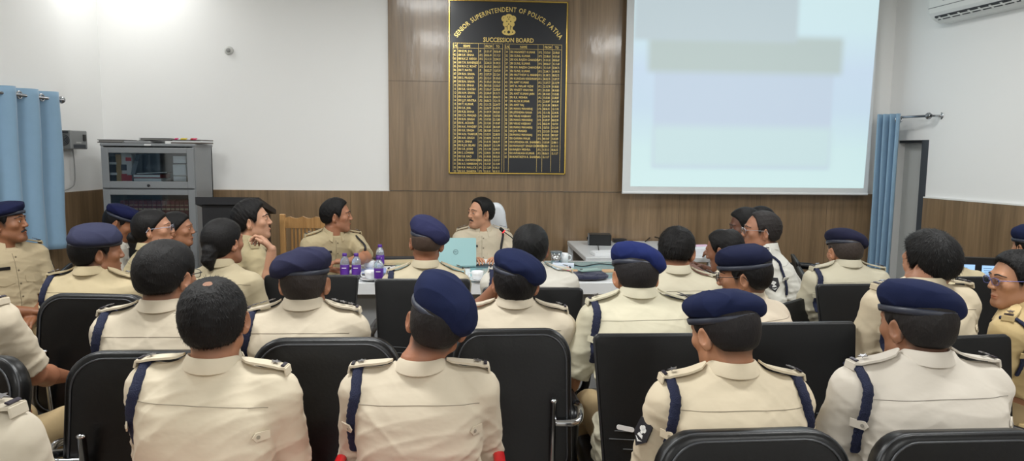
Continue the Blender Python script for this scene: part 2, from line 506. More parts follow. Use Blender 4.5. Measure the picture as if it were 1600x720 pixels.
def build_person(name_label, u, v, Y, by=0, hy=None, hp=0, hr=0, lean=.05, sx=0.0, bulk=1.0, female=False, sc=None,
                 skin=(168, 120, 90), shirt=(206, 190, 158), lod=1, beret=None, hair=None, arms=('lap', 'lap'),
                 lanyard=(), tabs=True, epaul=True, stars=1, glasses=None, moustache=False, face=False, sleeve=True,
                 badge=(), plate=False, seat=.43, jaw=1.0, slouch=.02, nb=(.0, 0.0), seed=0, sash=False, seam=True, ear=1.0, legs=True, capband=True, tuck=0, smile=False, nk=.125, sl=.085, tilt=0.0, hug=.85):
    """u, v, Y: photo pixel and distance of the middle of the head. by / hy: heading of trunk / head (0 = away from the camera, + = left)"""
    hy = by if hy is None else hy
    sc = sc or (.95 if female else 1.0)
    Hw = at(u, v, Y)
    RB = Matrix.Rotation(R(by), 3, 'Z')
    fwd = RB @ Vector((0, 1, 0)); rgt = RB @ Vector((1, 0, 0))
    Rh = Matrix.Rotation(R(hy - by), 3, 'Z') @ Matrix.Rotation(R(-hp), 3, 'X') @ Matrix.Rotation(R(hr), 3, 'Y')
    # head centre sits in front of and above the neck base
    hf = Rh @ Vector((0, .028, 0)); up = Rh @ Vector((0, 0, 1)); upm = (up * .45 + Vector((0, 0, .55))).normalized()
    dNB = Vector((hf.x, hf.y, 0)) * .8 + upm * (nk * sc) + Vector((nb[0], nb[1], 0))
    hipw = Hw - RB @ dNB - rgt * sx - fwd * lean - rgt * math.sin(R(tilt)) * Hw.z
    p = Pose(); p.zh = seat + .07; p.female = female; p.bulk = bulk * (.93 if female else 1.0)
    p.zN = Hw.z - dNB.z; p.lean = lean; p.sx = sx; p.slouch = slouch
    HC = Vector((sx, lean, p.zN)) + dNB; HC.z = Hw.z
    root = empty('person', (hipw.x, hipw.y, 0), R(by), name_label, 'person')
    M4 = root.matrix_basis.copy(); root.rotation_euler = (0, R(tilt), R(by)); inv = M4.inverted()
    NB = Vector((sx, lean, p.zN))
    sh_w = (.158 if female else .176) * bulk
    S = {}
    for s in (-1, 1):
        S[s] = Vector((sx + s * sh_w, lean * .93 + .006 - slouch * .3, p.zN - sl))
    # ---- arms
    E = {}; W = {}; HD = {}; PN = {}; CU = {}
    for s, a in ((1, arms[0]), (-1, arms[1])):
        cu = (22, 30, 20); pn = Vector((0, 0, -1)); hd = None
        if a == 'lap':
            e = S[s] + Vector((s * .045, .05, -.26)); w = Vector((s * .10, .31, seat + .19))
        elif a == 'table':
            e = S[s] + Vector((s * .07, .15, -.22)); w = Vector((s * .10, S[s].y + .36, .80))
        elif a == 'down':
            e = S[s] + Vector((s * .10, .0, -.27)); w = e + Vector((-s * .05, .22, -.03))
        elif a == 'back':
            e = S[s] + Vector((s * .07, -.07, -.26)); w = e + Vector((-s * .02, .24, -.02))
        elif a == 'fold':
            e = S[s] + Vector((s * .022, .08, -.25)); w = Vector((-s * .03, S[s].y + .24, seat + .22 + .02 * s))
        else:
            e = inv @ Vector(a['E']); w = inv @ Vector(a['W'])
            if 'd' in a: hd = RB.inverted() @ Vector(a['d'])
            if 'n' in a: pn = RB.inverted() @ Vector(a['n'])
            cu = a.get('curl', cu)
        ua, fa = (.255, .225) if female else (.275, .245)
        e = S[s] + (e - S[s]).normalized() * ua
        w = e + (w - e).normalized() * fa
        E[s] = e; W[s] = w; HD[s] = hd if hd is not None else (w - e).normalized(); PN[s] = pn; CU[s] = cu
    # ---- body, one continuous surface
    h = {0: .0036, 1: .0046, 2: .006}[lod]
    B = Field()
    head_ops(B, HC, Rh, sc, female, jaw, ear)
    nr = .047 if female else .0565
    B.U(f_cone(HC + Rh @ Vector((0, -.024, -.052)) * sc, NB + Vector((0, .0, .005)), nr * .93, nr), .022)
    B.U(f_cone(NB + Vector((0, 0, .01)), NB + Vector((0, -.005, -.06)), nr, nr * 1.15), .03)
    B.U(torso_prim(p, -.014), .02)
    ar = .84 if female else 1.0
    for s in (-1, 1):
        B.U(f_cone(S[s], E[s], .047 * ar, .038 * ar), .02)
        B.U(f_cone(E[s], E[s].lerp(W[s], .35), .038 * ar, .039 * ar), .01)
        B.U(f_cone(E[s].lerp(W[s], .35), W[s], .039 * ar, .0245 * ar), .02)
        for pr in hand_prims(W[s], HD[s], PN[s], s, CU[s], .93 if female else 1.0): B.U(pr, .006)
    pts = [HC + Vector((a, b, c)) * .16 for a in (-1, 1) for b in (-1, 1) for c in (-1, 1)] + [E[1], E[-1], W[1] + HD[1] * .2, W[-1] + HD[-1] * .2, S[1], S[-1], Vector((0, 0, p.zh - .06))]
    lo = [min(q[i] for q in pts) - .10 for i in range(3)]; hi = [max(q[i] for q in pts) + .10 for i in range(3)]
    lo[2] = p.zh - .12
    Vb, Fb = polygonise(B, lo, hi, h)
    body = mesh_np('body', Vb, Fb, mat('skin', (170, 120, 92), .48, attr='Col', bump=.05, bscale=160), root)
    # colours of the skin itself: lips, beard shadow, shaved sides
    q = (Vb - np.array(HC)) @ np.array(Rh) / sc
    base = np.array(srgb(*skin))[:3]
    colr = np.tile(base, (len(Vb), 1))
    lip = np.exp(-((q[:, 2] + .070) / .010) ** 4) * np.exp(-(q[:, 0] / .021) ** 4) * (q[:, 1] > .082)
    lipc = base * np.array([.85, .55, .55])
    colr = colr * (1 - .7 * lip[:, None]) + lipc * .7 * lip[:, None]
    if not female:
        dark = base * .42
        beard = np.clip((-.045 - q[:, 2]) / .03, 0, 1) * np.clip((q[:, 1] - .015) / .02, 0, 1) * (q[:, 2] > -.15) * (1 - lip)
        colr = colr * (1 - .28 * beard[:, None]) + dark * .28 * beard[:, None]
        hz = region_mask(q, 1.0, low=(hair or {}).get('low', 0) if hair else 0)
        fade = np.clip(1 - (hz) / .022, 0, 1) * (np.linalg.norm(q, axis=1) < .15) * (q[:, 1] < .03)
        fade = np.where(np.abs(q[:, 0]) > .079, 0, np.where(hz < -.035, fade * .5, fade))
        hk = np.array(srgb(38, 32, 30))[:3]
        st = .8 * (hair or {}).get('fade', 1.0) if hair else .5
        colr = colr * (1 - st * fade[:, None]) + hk * st * fade[:, None]
    rs = np.random.RandomState(seed + 5)
    ca = body.data.color_attributes.new('Col', 'FLOAT_COLOR', 'POINT')
    ca.data.foreach_set('color', np.concatenate([colr, np.ones((len(colr), 1))], 1).astype(np.float32).ravel())
    bvb = BVHTree.FromPolygons([tuple(x) for x in Vb], Fb.tolist()) if (face or moustache or lod == 0) else None
    # ---- eyes, brows, moustache
    def hp_(x, y, z): return HC + Rh @ (Vector((x, y, z)) * sc)
    fw_ = Rh @ Vector((0, 1, 0))
    def on_face(x, z, out=.001):
        o = hp_(x, .2, z); hit = bvb.ray_cast(o, -fw_, .3)
        return (hit[0] + fw_ * out) if hit[0] else hp_(x, .09, z)
    if face:
        for s in (-1, 1):
            ey = MB(); ey.lathe([(math.sin(a) * .0118 * sc + 1e-4, -math.cos(a) * .0118 * sc) for a in np.linspace(0, math.pi, 9)], hp_(s * .031, .0795, .0015), 14)
            eo = ey.build('eye', mat('eye_white', (196, 186, 178), .25), root, smooth=True)
            ir = MB(); c = hp_(s * .031, .0795, .0015) + (Rh @ Vector((0, 1, 0))) * .0086 * sc
            rot = (Rh @ Matrix.Rotation(R(-90), 3, 'X'))
            ir.lathe([(.0068 * sc, 0), (.0056 * sc, .0024 * sc), (.001, .0036 * sc)], c, 12, rot)
            ir.build('iris', mat('iris', (28, 18, 14), .1), eo, smooth=True)
            bw = [on_face(s * x, z, .0006) for x, z in ((.012, .0245), (.021, .0280), (.032, .0290), (.043, .0255), (.051, .0190))]
            MB().tube(spline(bw, 4), [(.0030 if i < 13 else .0018) * (.6 if female else 1) for i in range(17)], 6).build('eyebrow', mat('hair_black', (22, 20, 20), .5), root, smooth=True)
    if smile:
        th_ = [on_face(x, -.0690 + 5.5 * x * x, -.0008) for x in (-.017, -.009, 0, .009, .017)]
        MB().tube(spline(th_, 4), [.0008 + .0018 * math.sin(math.pi * i / 16) for i in range(17)], 6).build('teeth', mat('teeth', (232, 226, 214), .2), root, smooth=True)
    if moustache:
        mp_ = [on_face(x, -.053 - abs(x) * .28, .0015) for x in (-.030, -.022, -.012, 0, .012, .022, .030)]
        MB().tube(spline(mp_, 3), [.0018 + .0045 * math.sin(math.pi * i / 18) ** .6 for i in range(19)], 8).build('moustache', mat('hair_black', (22, 20, 20), .5), root, smooth=True)
    # ---- hair
    hd = dict(t=.010, top=.0, low=0.0, front=0.0, bun=None, pony=None, tint=(15, 13, 14), strands=0, bald=0, gap=None, fade=1.0)
    hd.update(hair or {})
    Hf = Field()
    t = hd['t']
    def TT(c): return HC + Rh @ (Vector(c) * sc)
    def EE(c, r): return f_ell(TT(c), [x * sc for x in r], np.array(Rh))
    tt = hd['top']
    Hf.U(EE((0, -.012, .034), (.0735 + t, .095 + t, .077 + t)), .02)
    Hf.U(EE((0, -.012, .010), (.0735 + t * .45, .095 + t * .7, .080 + t * .4)), .03)
    Hf.U(EE((0, -.045, -.010), (.063 + t * .5, .055 + t * .7, .074 + t * .4)), .03)
    if tt: Hf.U(EE((0, .000, .050 + tt * .6), (.066 + t * .5, .074, .055 + tt * .8)), .03)
    hn = Folds(seed + 11, 8, hd.get('rough', .0012 if t > .008 else .0007), 60, 170, 0.2)
    hh = {0: .0034, 1: .0042, 2: .0055}[lod]
    inv3 = np.array(Rh, np.float32); HCn = np.array(HC, np.float32)
    Hg = Field()
    if hd['bun']: Hg.U(EE(hd['bun'][:3], hd['bun'][3:6]), .015)
    if hd['pony']:
        pp = [TT(c) for c in hd['pony'][0]]; rr_ = hd['pony'][1]
        for i in range(len(pp) - 1): Hg.U(f_cone(pp[i], pp[i + 1], rr_[i], rr_[i + 1]), .02)
    def hf_(P):
        q = (P - HCn) @ inv3
        d = Hf(P) - hn(q)
        if hd['bald']: d = d + hd['bald'] * np.exp(-(((q[:, 0] - .0) / .030) ** 2 + ((q[:, 1] + .035) / .034) ** 2)) * (q[:, 2] > .04)
        k = .020; b = region_mask(q, sc, hd['low'], hd['front'], female)
        d = -smin(-d, -b, k)
        if Hg.ops:
            d2 = Hg(P) - hn(q) * 1.4; d = smin(d, d2, .012)
        return d
    hlo = HCn - .20; hhi = HCn + .20
    if hd['pony']: hlo = hlo - .10
    Vh, Fh = polygonise(hf_, hlo, hhi, hh)
    hm = mat('hair_%d_%d_%d' % hd['tint'], hd['tint'], .58, bump=.25, bscale=260, stretch=(1, 1, .25), spec=.25)
    hair_o = mesh_np('hair', Vh, Fh, hm, root)
    if hd['strands']:
        rs2 = np.random.RandomState(seed + 3)
        me = hair_o.data; nrm = np.zeros(len(me.vertices) * 3, np.float32); me.vertices.foreach_get('normal', nrm); nrm = nrm.reshape(-1, 3)
        idx = rs2.randint(0, len(Vh), hd['strands'])
        if hd['bald']:
            ql = (Vh[idx] - HCn) @ inv3; pr = .75 * np.exp(-((ql[:, 0] / .032) ** 2 + ((ql[:, 1] + .035) / .036) ** 2)) * (ql[:, 2] > .03); idx = idx[rs2.rand(len(idx)) > pr]
        qh = (Vh - HCn) @ inv3
        if hd.get('crown'):          # more strands sweep over the thin crown
            pass
        b0 = Vh[idx] - nrm[idx] * .002; nn = nrm[idx]; qq = qh[idx]
        cx, cy, cz = hd.get('whorl', (0, -.045, .09))
        rad = qq - np.array((cx, cy, cz)); rad[:, 2] -= .02
        comb = rad @ inv3.T
        comb -= nn * (comb * nn).sum(1)[:, None]; comb /= np.linalg.norm(comb, axis=1)[:, None] + 1e-6
        jit = rs2.randn(len(idx), 3) * .22
        lift = hd.get('lift', .15)
        dr = comb + nn * lift + jit; dr /= np.linalg.norm(dr, axis=1)[:, None]
        L = rs2.uniform(.5, 1.0, len(idx))[:, None] * hd.get('slen', .016)
        sd = np.cross(dr, nn); sd /= np.linalg.norm(sd, axis=1)[:, None] + 1e-6; wv = .0008
        c1 = b0 + dr * L * .55; c2 = b0 + dr * L - nn * L * .12
        Vs = np.stack([b0 - sd * wv, b0 + sd * wv, c1 + sd * wv * .8, c1 - sd * wv * .8, c2 + sd * wv * .2, c2 - sd * wv * .2], 1).reshape(-1, 3)
        n_ = len(idx); bs = np.arange(n_)[:, None] * 6
        Fs = np.concatenate([bs + np.array([[0, 1, 2, 3]]), bs + np.array([[3, 2, 4, 5]])])
        me2V = np.concatenate([Vh, Vs]); me2F = np.concatenate([Fh, Fs + len(Vh)])
        bpy.data.objects.remove(hair_o); hair_o = mesh_np('hair', me2V, me2F, hm, root)
    # ---- shirt
    off = .006
    seed_f = Folds(seed, 9, .0052 * (1.2 if bulk > 1.05 else 1), 18, 55, .9)
    fold2 = Folds(seed + 50, 5, .006, 22, 40, 2.0)
    Sf = Field(); Sf.U(torso_prim(p, off), .02)
    for s in (-1, 1):
        Sf.U(f_cone(NB + Vector((s * .05, -.004, -.030)), S[s] + Vector((-s * .012, 0, .016)), .046 * ar, .046 * ar), .045)
        Sf.U(f_cone(S[s] + Vector((0, 0, -.004)), S[s].lerp(E[s], .5), .064 * ar, .056 * ar), .035)
    if sleeve == 'long':
        for s in (-1, 1):
            Sf.U(f_cone(S[s].lerp(E[s], .4), E[s], .056 * ar, .048 * ar), .02)
            Sf.U(f_cone(E[s], W[s].lerp(E[s], .1), .048 * ar, .036 * ar), .02)
    else:
        for s in (-1, 1):
            Sf.U(f_cone(S[s].lerp(E[s], .4), S[s].lerp(E[s], .86), .057 * ar, .056 * ar), .02)
            Sf.U(f_cone(S[s].lerp(E[s], .80), S[s].lerp(E[s], .86), .0595 * ar, .0605 * ar), .004)
    cut = [(np.array(S[s].lerp(E[s], .86), np.float32), np.array((E[s] - S[s]).normalized(), np.float32)) for s in (-1, 1)]
    zNn = p.zN
    def sf_(P):
        d = Sf(P)
        low = np.clip((zNn - .17 - P[:, 2]) / .12, 0, 1)
        d = d - seed_f(P) * (.45 + .55 * low) - fold2(P) * low
        if sleeve != 'long':
            for (c, n), s in zip(cut, (-1, 1)):
                m = (np.abs(P[:, 0] - c[0]) < .11) & (((P - c) ** 2).sum(1) < .03)
                d = np.where(m, np.maximum(d, (P - c) @ n), d)
        return d
    pts = [S[s] for s in (-1, 1)] + [E[s] for s in (-1, 1)] + ([W[s] for s in (-1, 1)] if sleeve == 'long' else [])
    lo = [min([q[i] for q in pts] + [-.22 if i < 2 else 9]) - .12 for i in range(3)]; hi = [max([q[i] for q in pts] + [.22 if i < 2 else 0]) + .12 for i in range(3)]
    lo[2] = p.zh - .10; hi[2] = p.zN + .06
    hs = {0: .0062, 1: .008, 2: .010}[lod]
    def sf_cap(P): return np.maximum(sf_(P), P[:, 2] - (zNn + .016) + .55 * np.clip(P[:, 1] - NB.y, 0, .12) - .03 * np.clip((np.abs(P[:, 0] - sx) - .06) / .04, 0, 1))
    Vs, Fs = polygonise(sf_cap, lo, hi, hs)
    sm = mat('khaki_%d_%d_%d' % shirt, shirt, .82, bump=.35, bscale=9, sheen=.05, stretch=(1, 1, 1.6))
    shirt_o = mesh_np('shirt', Vs, Fs, sm, root)
    bv = BVHTree.FromPolygons([tuple(x) for x in Vs], Fs.tolist())
    def top_at(x, y):
        hit = bv.ray_cast(Vector((x, y, p.zN + .3)), Vector((0, 0, -1)), .6)
        return hit[0] if hit[0] else Vector((x, y, p.zN - .05))
    def back_at(x, z, side=-1, out=0.0):
        yc = p.lean * max(0, (z - p.zh) / (p.zN - p.zh)) ** 1.15
        hit = bv.ray_cast(Vector((x, yc + side * .5, z)), Vector((0, -side, 0)), 1.0)
        if hit[0]: return hit[0] + hit[1] * out
        near = bv.find_nearest(Vector((x, yc, z)))
        return near[0] + near[1] * out
    # collar
    cb = MB(); n = 30; Vc = []; Fc = []
    g0 = 24; tiltf = .035
    cr_ = nr + .009
    for i in range(n + 1):
        a = R(90 + g0 + (360 - 2 * g0) * i / n)
        fr = (1 + math.sin(a)) / 2                       # 1 in front
        ca_, sa_ = math.cos(a), math.sin(a)
        tip = max(0, 1 - min(i, n - i) / 5.0)
        sd_ = abs(ca_) ** 2.5 * .016
        top = p.zN + .043 - .040 * fr + sd_ * .8
        bot = p.zN + .004 - .038 * fr - .030 * tip + sd_ * 1.3
        lx = HC.x - NB.x; ly = (HC.y - .03 - NB.y)
        rin, rt_, ro = cr_ - .004, cr_ + .004, cr_ + .015 + .014 * tip
        def pt(r, z, sy=1.08):
            k = (z - p.zN) / .15
            return NB + Vector((ca_ * r + lx * .5 * k, sa_ * r * sy + ly * .5 * k - .003, z - p.zN))
        Vc += [pt(rin, bot - .01), pt(rin, top - .003), pt((rin + rt_) / 2, top + .001), pt(rt_, top - .003), pt(ro, bot), pt(ro - .005, bot - .002)]
        if i:
            b0 = (i - 1) * 6; b1 = i * 6
            Fc += [(b0 + k, b0 + (k + 1) % 6, b1 + (k + 1) % 6, b1 + k) for k in range(6)]
    Fc += [tuple(range(6))[::-1], tuple(n * 6 + k for k in range(6))]
    cb._add(Vc, Fc); col_o = cb.build('collar', sm, shirt_o); sharp(col_o, 50)
    # yoke seam
    dk = mat('seam_%d_%d_%d' % shirt, tuple(int(c * .72) for c in shirt), .9)
    if seam and lod < 2:
        zs = p.zN - .082
        ps = [back_at(sx + x, zs + .012 * math.cos(x / .17 * 1.3), -1, .0004) for x in np.linspace(-.178, .178, 26) * bulk]
        MB().tube(ps, .0011, 5).build('yoke_seam', dk, shirt_o, smooth=True)
    # epaulettes
    if epaul:
        for s in (-1, 1):
            x0, x1 = (.080 if not female else .070), (.205 if not female else .18) * (.5 + .5 * bulk)
            yc = S[s].y - .004
            wd = .046
            A = top_at(sx + s * x0, yc); Bp = top_at(sx + s * (x1 - .018), yc)
            A = A + Vector((0, 0, .010)); Bp = Bp + Vector((s * .018, 0, .013))
            mid = top_at(sx + s * (x0 + x1) / 2, yc).z + .008
            ep = MB(); V = []; Fq = []
            N = 9
            for i in range(N):
                t_ = i / (N - 1)
                c = A.lerp(Bp, t_); sz = top_at(c.x, c.y).z + .009; c.z = c.z * (1 - hug) + max(sz, c.z - .05) * hug if t_ < .92 else c.z
                c.z += .004 * math.sin(math.pi * t_)
                hw = wd / 2 * (.78 + .22 * min(1, t_ * 2.2)) * (.35 if i == 0 else 1)
                th = .0045
                V += [c + Vector((0, -hw, -th * .5 - .002)), c + Vector((0, hw, -th * .5 - .002)), c + Vector((0, hw * .96, th * .5)), c + Vector((0, 0, th * .5 + .0015)), c + Vector((0, -hw * .96, th * .5))]
                if i:
                    a0 = (i - 1) * 5; a1 = i * 5
                    Fq += [(a0 + k, a1 + k, a1 + (k + 1) % 5, a0 + (k + 1) % 5) if s < 0 else (a0 + k, a0 + (k + 1) % 5, a1 + (k + 1) % 5, a1 + k) for k in range(5)]
            Fq += [tuple(range(5)), tuple((N - 1) * 5 + k for k in range(5))]
            ep._add(V, Fq)
            # folded end
            ax = (Bp - A).normalized()
            ep.box(Bp + Vector((s * .002, 0, -.010)), (.006, wd, .022), Matrix.Rotation(-s * R(12), 3, 'Y'), .0015)
            eo = ep.build('epaulette', sm, shirt_o); sharp(eo, 30)
            if lod < 2 or stars > 1:
                nv = Vector((-ax.z, 0, ax.x)) if ax.x > 0 else Vector((ax.z, 0, -ax.x)); nv = nv.normalized()
                if nv.z < 0: nv = -nv
                M = Matrix(((ax.x, 0, nv.x), (ax.y, 1, nv.y), (ax.z, 0, nv.z)))
                for j in range(stars):
                    c = A.lerp(Bp, .74 - .24 * j) + nv * .0065
                    poly = [((.0145 if k % 2 == 0 else .006) * math.sin(math.pi * k / 5), (.0145 if k % 2 == 0 else .006) * math.cos(math.pi * k / 5)) for k in range(10)]
                    M4_ = Matrix.Translation(c) @ M.to_4x4()
                    MB().prism(poly[::-1], .003, M4_).build('star', mat('star_metal', (150, 148, 150), .3, .8), eo)
                c = A.lerp(Bp, .93) + nv * .0045
                MB().box(c, (.010, .034, .004), M, .001).build('shoulder_title', mat('dark_metal_title', (52, 46, 58), .35, .5), eo)
    # lanyards over the shoulder, behind the arm
    for s in lanyard:
        xl = S[s].x + s * .010
        pts_ = []
        c = top_at(S[s].x + s * .004, S[s].y + .03); pts_.append(c + Vector((0, 0, .004)))
        c = top_at(S[s].x + s * .006, S[s].y - .01); pts_.append(c + Vector((0, -.004, .006)))
        for k, dz in enumerate((.05, .085, .12, .16, .20, .24)):
            q = back_at(S[s].x + s * (.004 + .012 * math.sin(k / 5 * 2.2)), p.zN - dz, -1, .0055)
            pts_.append(q)
        sp = spline(pts_, 6)
        lm = mat('navy_cord', (24, 31, 62), .8, bump=.6, bscale=300, stretch=(1, 1, 1))
        rr_ = [(.0155 + .0012 * math.sin(i * 2.2)) * (.8 if lod > 1 else 1) for i in range(len(sp))]
        MB().tube(sp, rr_, 12, flat=.45).build('lanyard', lm, shirt_o, smooth=True)
    if tabs and lod < 2:
        for s in (-1, 1):
            on_l = s in lanyard
            cx_ = S[s].x + s * (.012 if on_l else -.012); z_ = p.zN - .150
            q = back_at(cx_, z_, -1, .018 if on_l else .003)
            q2 = back_at(cx_ - s * .03, z_, -1, .004)
            nrm = Vector((0, -1, 0)); hitn = bv.find_nearest(q)
            if hitn[1] is not None: nrm = hitn[1]
            xx = Vector((0, 0, 1)).cross(nrm).normalized(); zz = nrm.cross(xx)
            M = Matrix((xx, zz, nrm)).transposed()
            poly = [(-.030 * 1, -.011), (.012, -.012), (.022, 0), (.012, .012), (-.030, .011)] if s < 0 else [(.030, .011), (-.012, .012), (-.022, 0), (-.012, -.012), (.030, -.011)]
            if s < 0: pass
            M4_ = Matrix.Translation(q - nrm * .001) @ M.to_4x4()
            to = MB().prism(poly, .004, M4_).build('loop_tab', sm, shirt_o)
            M4b = Matrix.Translation(q + M @ Vector((.006 if s < 0 else -.006, 0, .0035))) @ M.to_4x4()
            MB().prism([(.0052 * math.cos(a), .0052 * math.sin(a)) for a in np.linspace(0, 2 * math.pi, 13)[:-1]], .002, M4b).build('button', dk, to)
    if sash:            # dark cross belt over one shoulder, front
        s = sash
        pts_ = [top_at(S[s].x - s * .02, S[s].y - .02) + Vector((0, 0, .004))]
        for k, dz in enumerate((.05, .09, .14, .20, .26)):
            pts_.append(back_at(S[s].x - s * (.022 + .006 * k), p.zN - dz, 1, .007))
        MB().tube(spline(pts_, 5), .0085, 8, flat=.6).build('lanyard', mat('black_cord', (20, 20, 26), .6), shirt_o, smooth=True)
    if plate:
        q = back_at(sx + .078, p.zN - .128, 1, .004)
        MB().box(q, (.070, .006, .018), Matrix.Rotation(R(-14), 3, 'Z'), .002).build('name_plate', mat('plate_black', (24, 22, 24), .3), shirt_o)
        for dx in (-1, 1):      # chest pockets with flaps
            zc = p.zN - .215
            V = []; 
            for (ax_, az) in ((-.052, .0), (0, -.012), (.052, 0), (.052, .035), (0, .035), (-.052, .035)):
                V.append(back_at(sx + dx * .082 + ax_, zc + az, 1, .004))
            for (ax_, az) in ((-.052, .0), (0, -.012), (.052, 0), (.052, .035), (0, .035), (-.052, .035)):
                V.append(back_at(sx + dx * .082 + ax_, zc + az, 1, .0005))
            F_ = [(0, 5, 4, 1), (1, 4, 3, 2)] + [(i, (i + 1) % 6, 6 + (i + 1) % 6, 6 + i) for i in range(6)]
            pf = MB(); pf._add(V, F_); pf.build('pocket_flap', sm, shirt_o)
        for k in range(5):
            q = back_at(sx, p.zN - .07 - .075 * k, 1, .001)
            MB().lathe([(.0055, 0), (.0055, .002), (.003, .003)], q, 10, Matrix.Rotation(R(-90), 3, 'X')).build('button', dk, shirt_o)
        ps = [back_at(sx + .012, p.zN - dz, 1, .0004) for dz in np.linspace(.05, .42, 20)]
        MB().tube(ps, .0013, 5).build('placket', dk, shirt_o, smooth=True)
    for s in badge:     # shield patch on the upper sleeve
        c0 = S[s].lerp(E[s], .34)
        hit = bv.ray_cast(c0 + Vector((s * .3, -.10, 0)), (Vector((-s * .3, .10, 0))).normalized(), .6)
        if hit[0]:
            nrm = hit[1]; ud = (S[s] - E[s]).normalized(); ud = (ud - nrm * ud.dot(nrm)).normalized(); xx = ud.cross(nrm)
            M = Matrix((xx, ud, nrm)).transposed()
            P0 = hit[0] + nrm * .002
            sh = [(-.030, .037), (-.032, -.010), (0, -.042), (.032, -.010), (.030, .037), (0, .044)]
            bo = MB().prism(sh, .003, Matrix.Translation(P0) @ M.to_4x4()).build('sleeve_badge', mat('badge_black', (26, 26, 34), .5), shirt_o)
            wm = mat('badge_white', (222, 222, 220), .5)
            em = MB()
            for (ex, ey, er) in ((-.008, .012, .007), (.008, .012, .007), (0, .016, .008), (0, .004, .006)):
                em.prism([(ex + er * math.cos(a), ey + er * math.sin(a)) for a in np.linspace(0, 2 * math.pi, 11)[:-1]], .0012, Matrix.Translation(P0 + nrm * .003) @ M.to_4x4())
            em.prism([(-.013, -.012), (.013, -.012), (.009, -.003), (-.009, -.003)], .0012, Matrix.Translation(P0 + nrm * .003) @ M.to_4x4())
            em.prism([(-.016, -.018), (0, -.028), (.016, -.018), (0, -.022)], .0012, Matrix.Translation(P0 + nrm * .003) @ M.to_4x4())
            em.build('badge_emblem', wm, bo)
    # ---- beret
    if beret is not None:
        bd = dict(roll=0, pitch=0, side=1, hang=.012, puff=1.0, z=0.0, color=(27, 34, 64), yaw=0); bd.update(beret)
        RbT = Rh @ Matrix.Rotation(R(bd['yaw']), 3, 'Z') @ Matrix.Rotation(R(-bd['pitch']), 3, 'X') @ Matrix.Rotation(R(bd['roll']), 3, 'Y')
        BC = HC + Rh @ (Vector((0, -.006, .040 + bd['z'])) * sc)
        RbM = np.array(RbT, np.float32); sd = bd['side']; pf = bd['puff']
        def TB(c): return BC + RbT @ (Vector(c) * sc)
        def EB(c, r, rot=None): return f_ell(TB(c), [x * sc for x in r], np.array(RbT if rot is None else RbT @ rot))
        Bf = Field()
        Bf.U(EB((sd * .006, -.002, .030), (.094, .112, .052 * pf)), .02)
        Bf.U(EB((-sd * .034, .006, .050 * pf), (.062, .088, .034 * pf)), .035)
        Bf.U(EB((sd * .052, -.006, .016 - bd['hang']), (.062, .092, .036 * pf)), .04)
        bn = Folds(seed + 31, 6, .0045, 18, 45, .2)
        BCn = np.array(BC, np.float32)
        def bf_(P):
            q = (P - BCn) @ RbM
            d = Bf(P) - bn(q)
            dip = (q[:, 0] * sd > .03)
            zc = -.004 - np.clip((q[:, 0] * sd - .02) * 1.0, 0, .05) * (bd['hang'] / .012)
            return -smin(-d, -(zc - q[:, 2]), .018)
        Vq, Fq = polygonise(bf_, BCn - .20, BCn + .20, hh)
        bo = mesh_np('beret', Vq, Fq, mat('beret_%d_%d_%d' % bd['color'], bd['color'], .92, bump=.06, bscale=200, spec=.15, var=.08, vscale=30), root)
        bb = MB(); n = 40; V = []; Fq = []
        for i in range(n):
            a = 2 * math.pi * i / n; ca_, sa_ = math.cos(a), math.sin(a)
            rx, ry = .086 + t * .6, .103 + t * .8
            for dr_, dz in ((-.004, -.010), (.0, -.011), (.003, -.004), (.004, .006), (-.004, .010)):
                V.append(TB(((rx + dr_) * ca_, (ry + dr_) * sa_ + .0, dz)))
            j = (i + 1) % n
            Fq += [(i * 5 + k, j * 5 + k, j * 5 + (k + 1) % 5, i * 5 + (k + 1) % 5) for k in range(5)]
        bb._add(V, Fq); bb.build('band', mat('beret_band', (20, 22, 32), .65, spec=.2), bo, smooth=True)
    # ---- glasses
    if glasses is not None:
        gm = mat('frame_%d_%d_%d' % glasses, glasses, .3, .2)
        g = MB()
        for s in (-1, 1):
            ring = [hp_(s * .031 + .0245 * math.copysign(abs(math.cos(a)) ** .6, math.cos(a)), .106 - .004 * abs(math.cos(a)), .0 + .0150 * math.copysign(abs(math.sin(a)) ** .6, math.sin(a))) for a in np.linspace(0, 2 * math.pi, 21)[:-1]]
            g.tube(ring, .0013, 6, closed=True)
            g.tube([hp_(s * .055, .103, .006), hp_(s * .078, .080, .008), hp_(s * .086, .03, .006), hp_(s * .086, -.012, .004), hp_(s * .083, -.026, -.014)], .0017, 6)
        g.tube([hp_(-.008, .107, .004), hp_(0, .111, .006), hp_(.008, .107, .004)], .0015, 6)
        go = g.build('glasses', gm, root, smooth=True)
        for s in (-1, 1):
            l = MB(); V = [hp_(s * .031 + .0225 * math.cos(a), .106, .001 + .0155 * math.sin(a)) for a in np.linspace(0, 2 * math.pi, 17)[:-1]]
            V += [v_ + (Rh @ Vector((0, .0012, 0))) for v_ in V]
            l._add(V, [tuple(range(16)), tuple(range(16, 32))[::-1]] + [(i, (i + 1) % 16, 16 + (i + 1) % 16, 16 + i) for i in range(16)])
            l.build('lens', mat('lens_glass', (235, 240, 250), .03, trans=1.0), go)
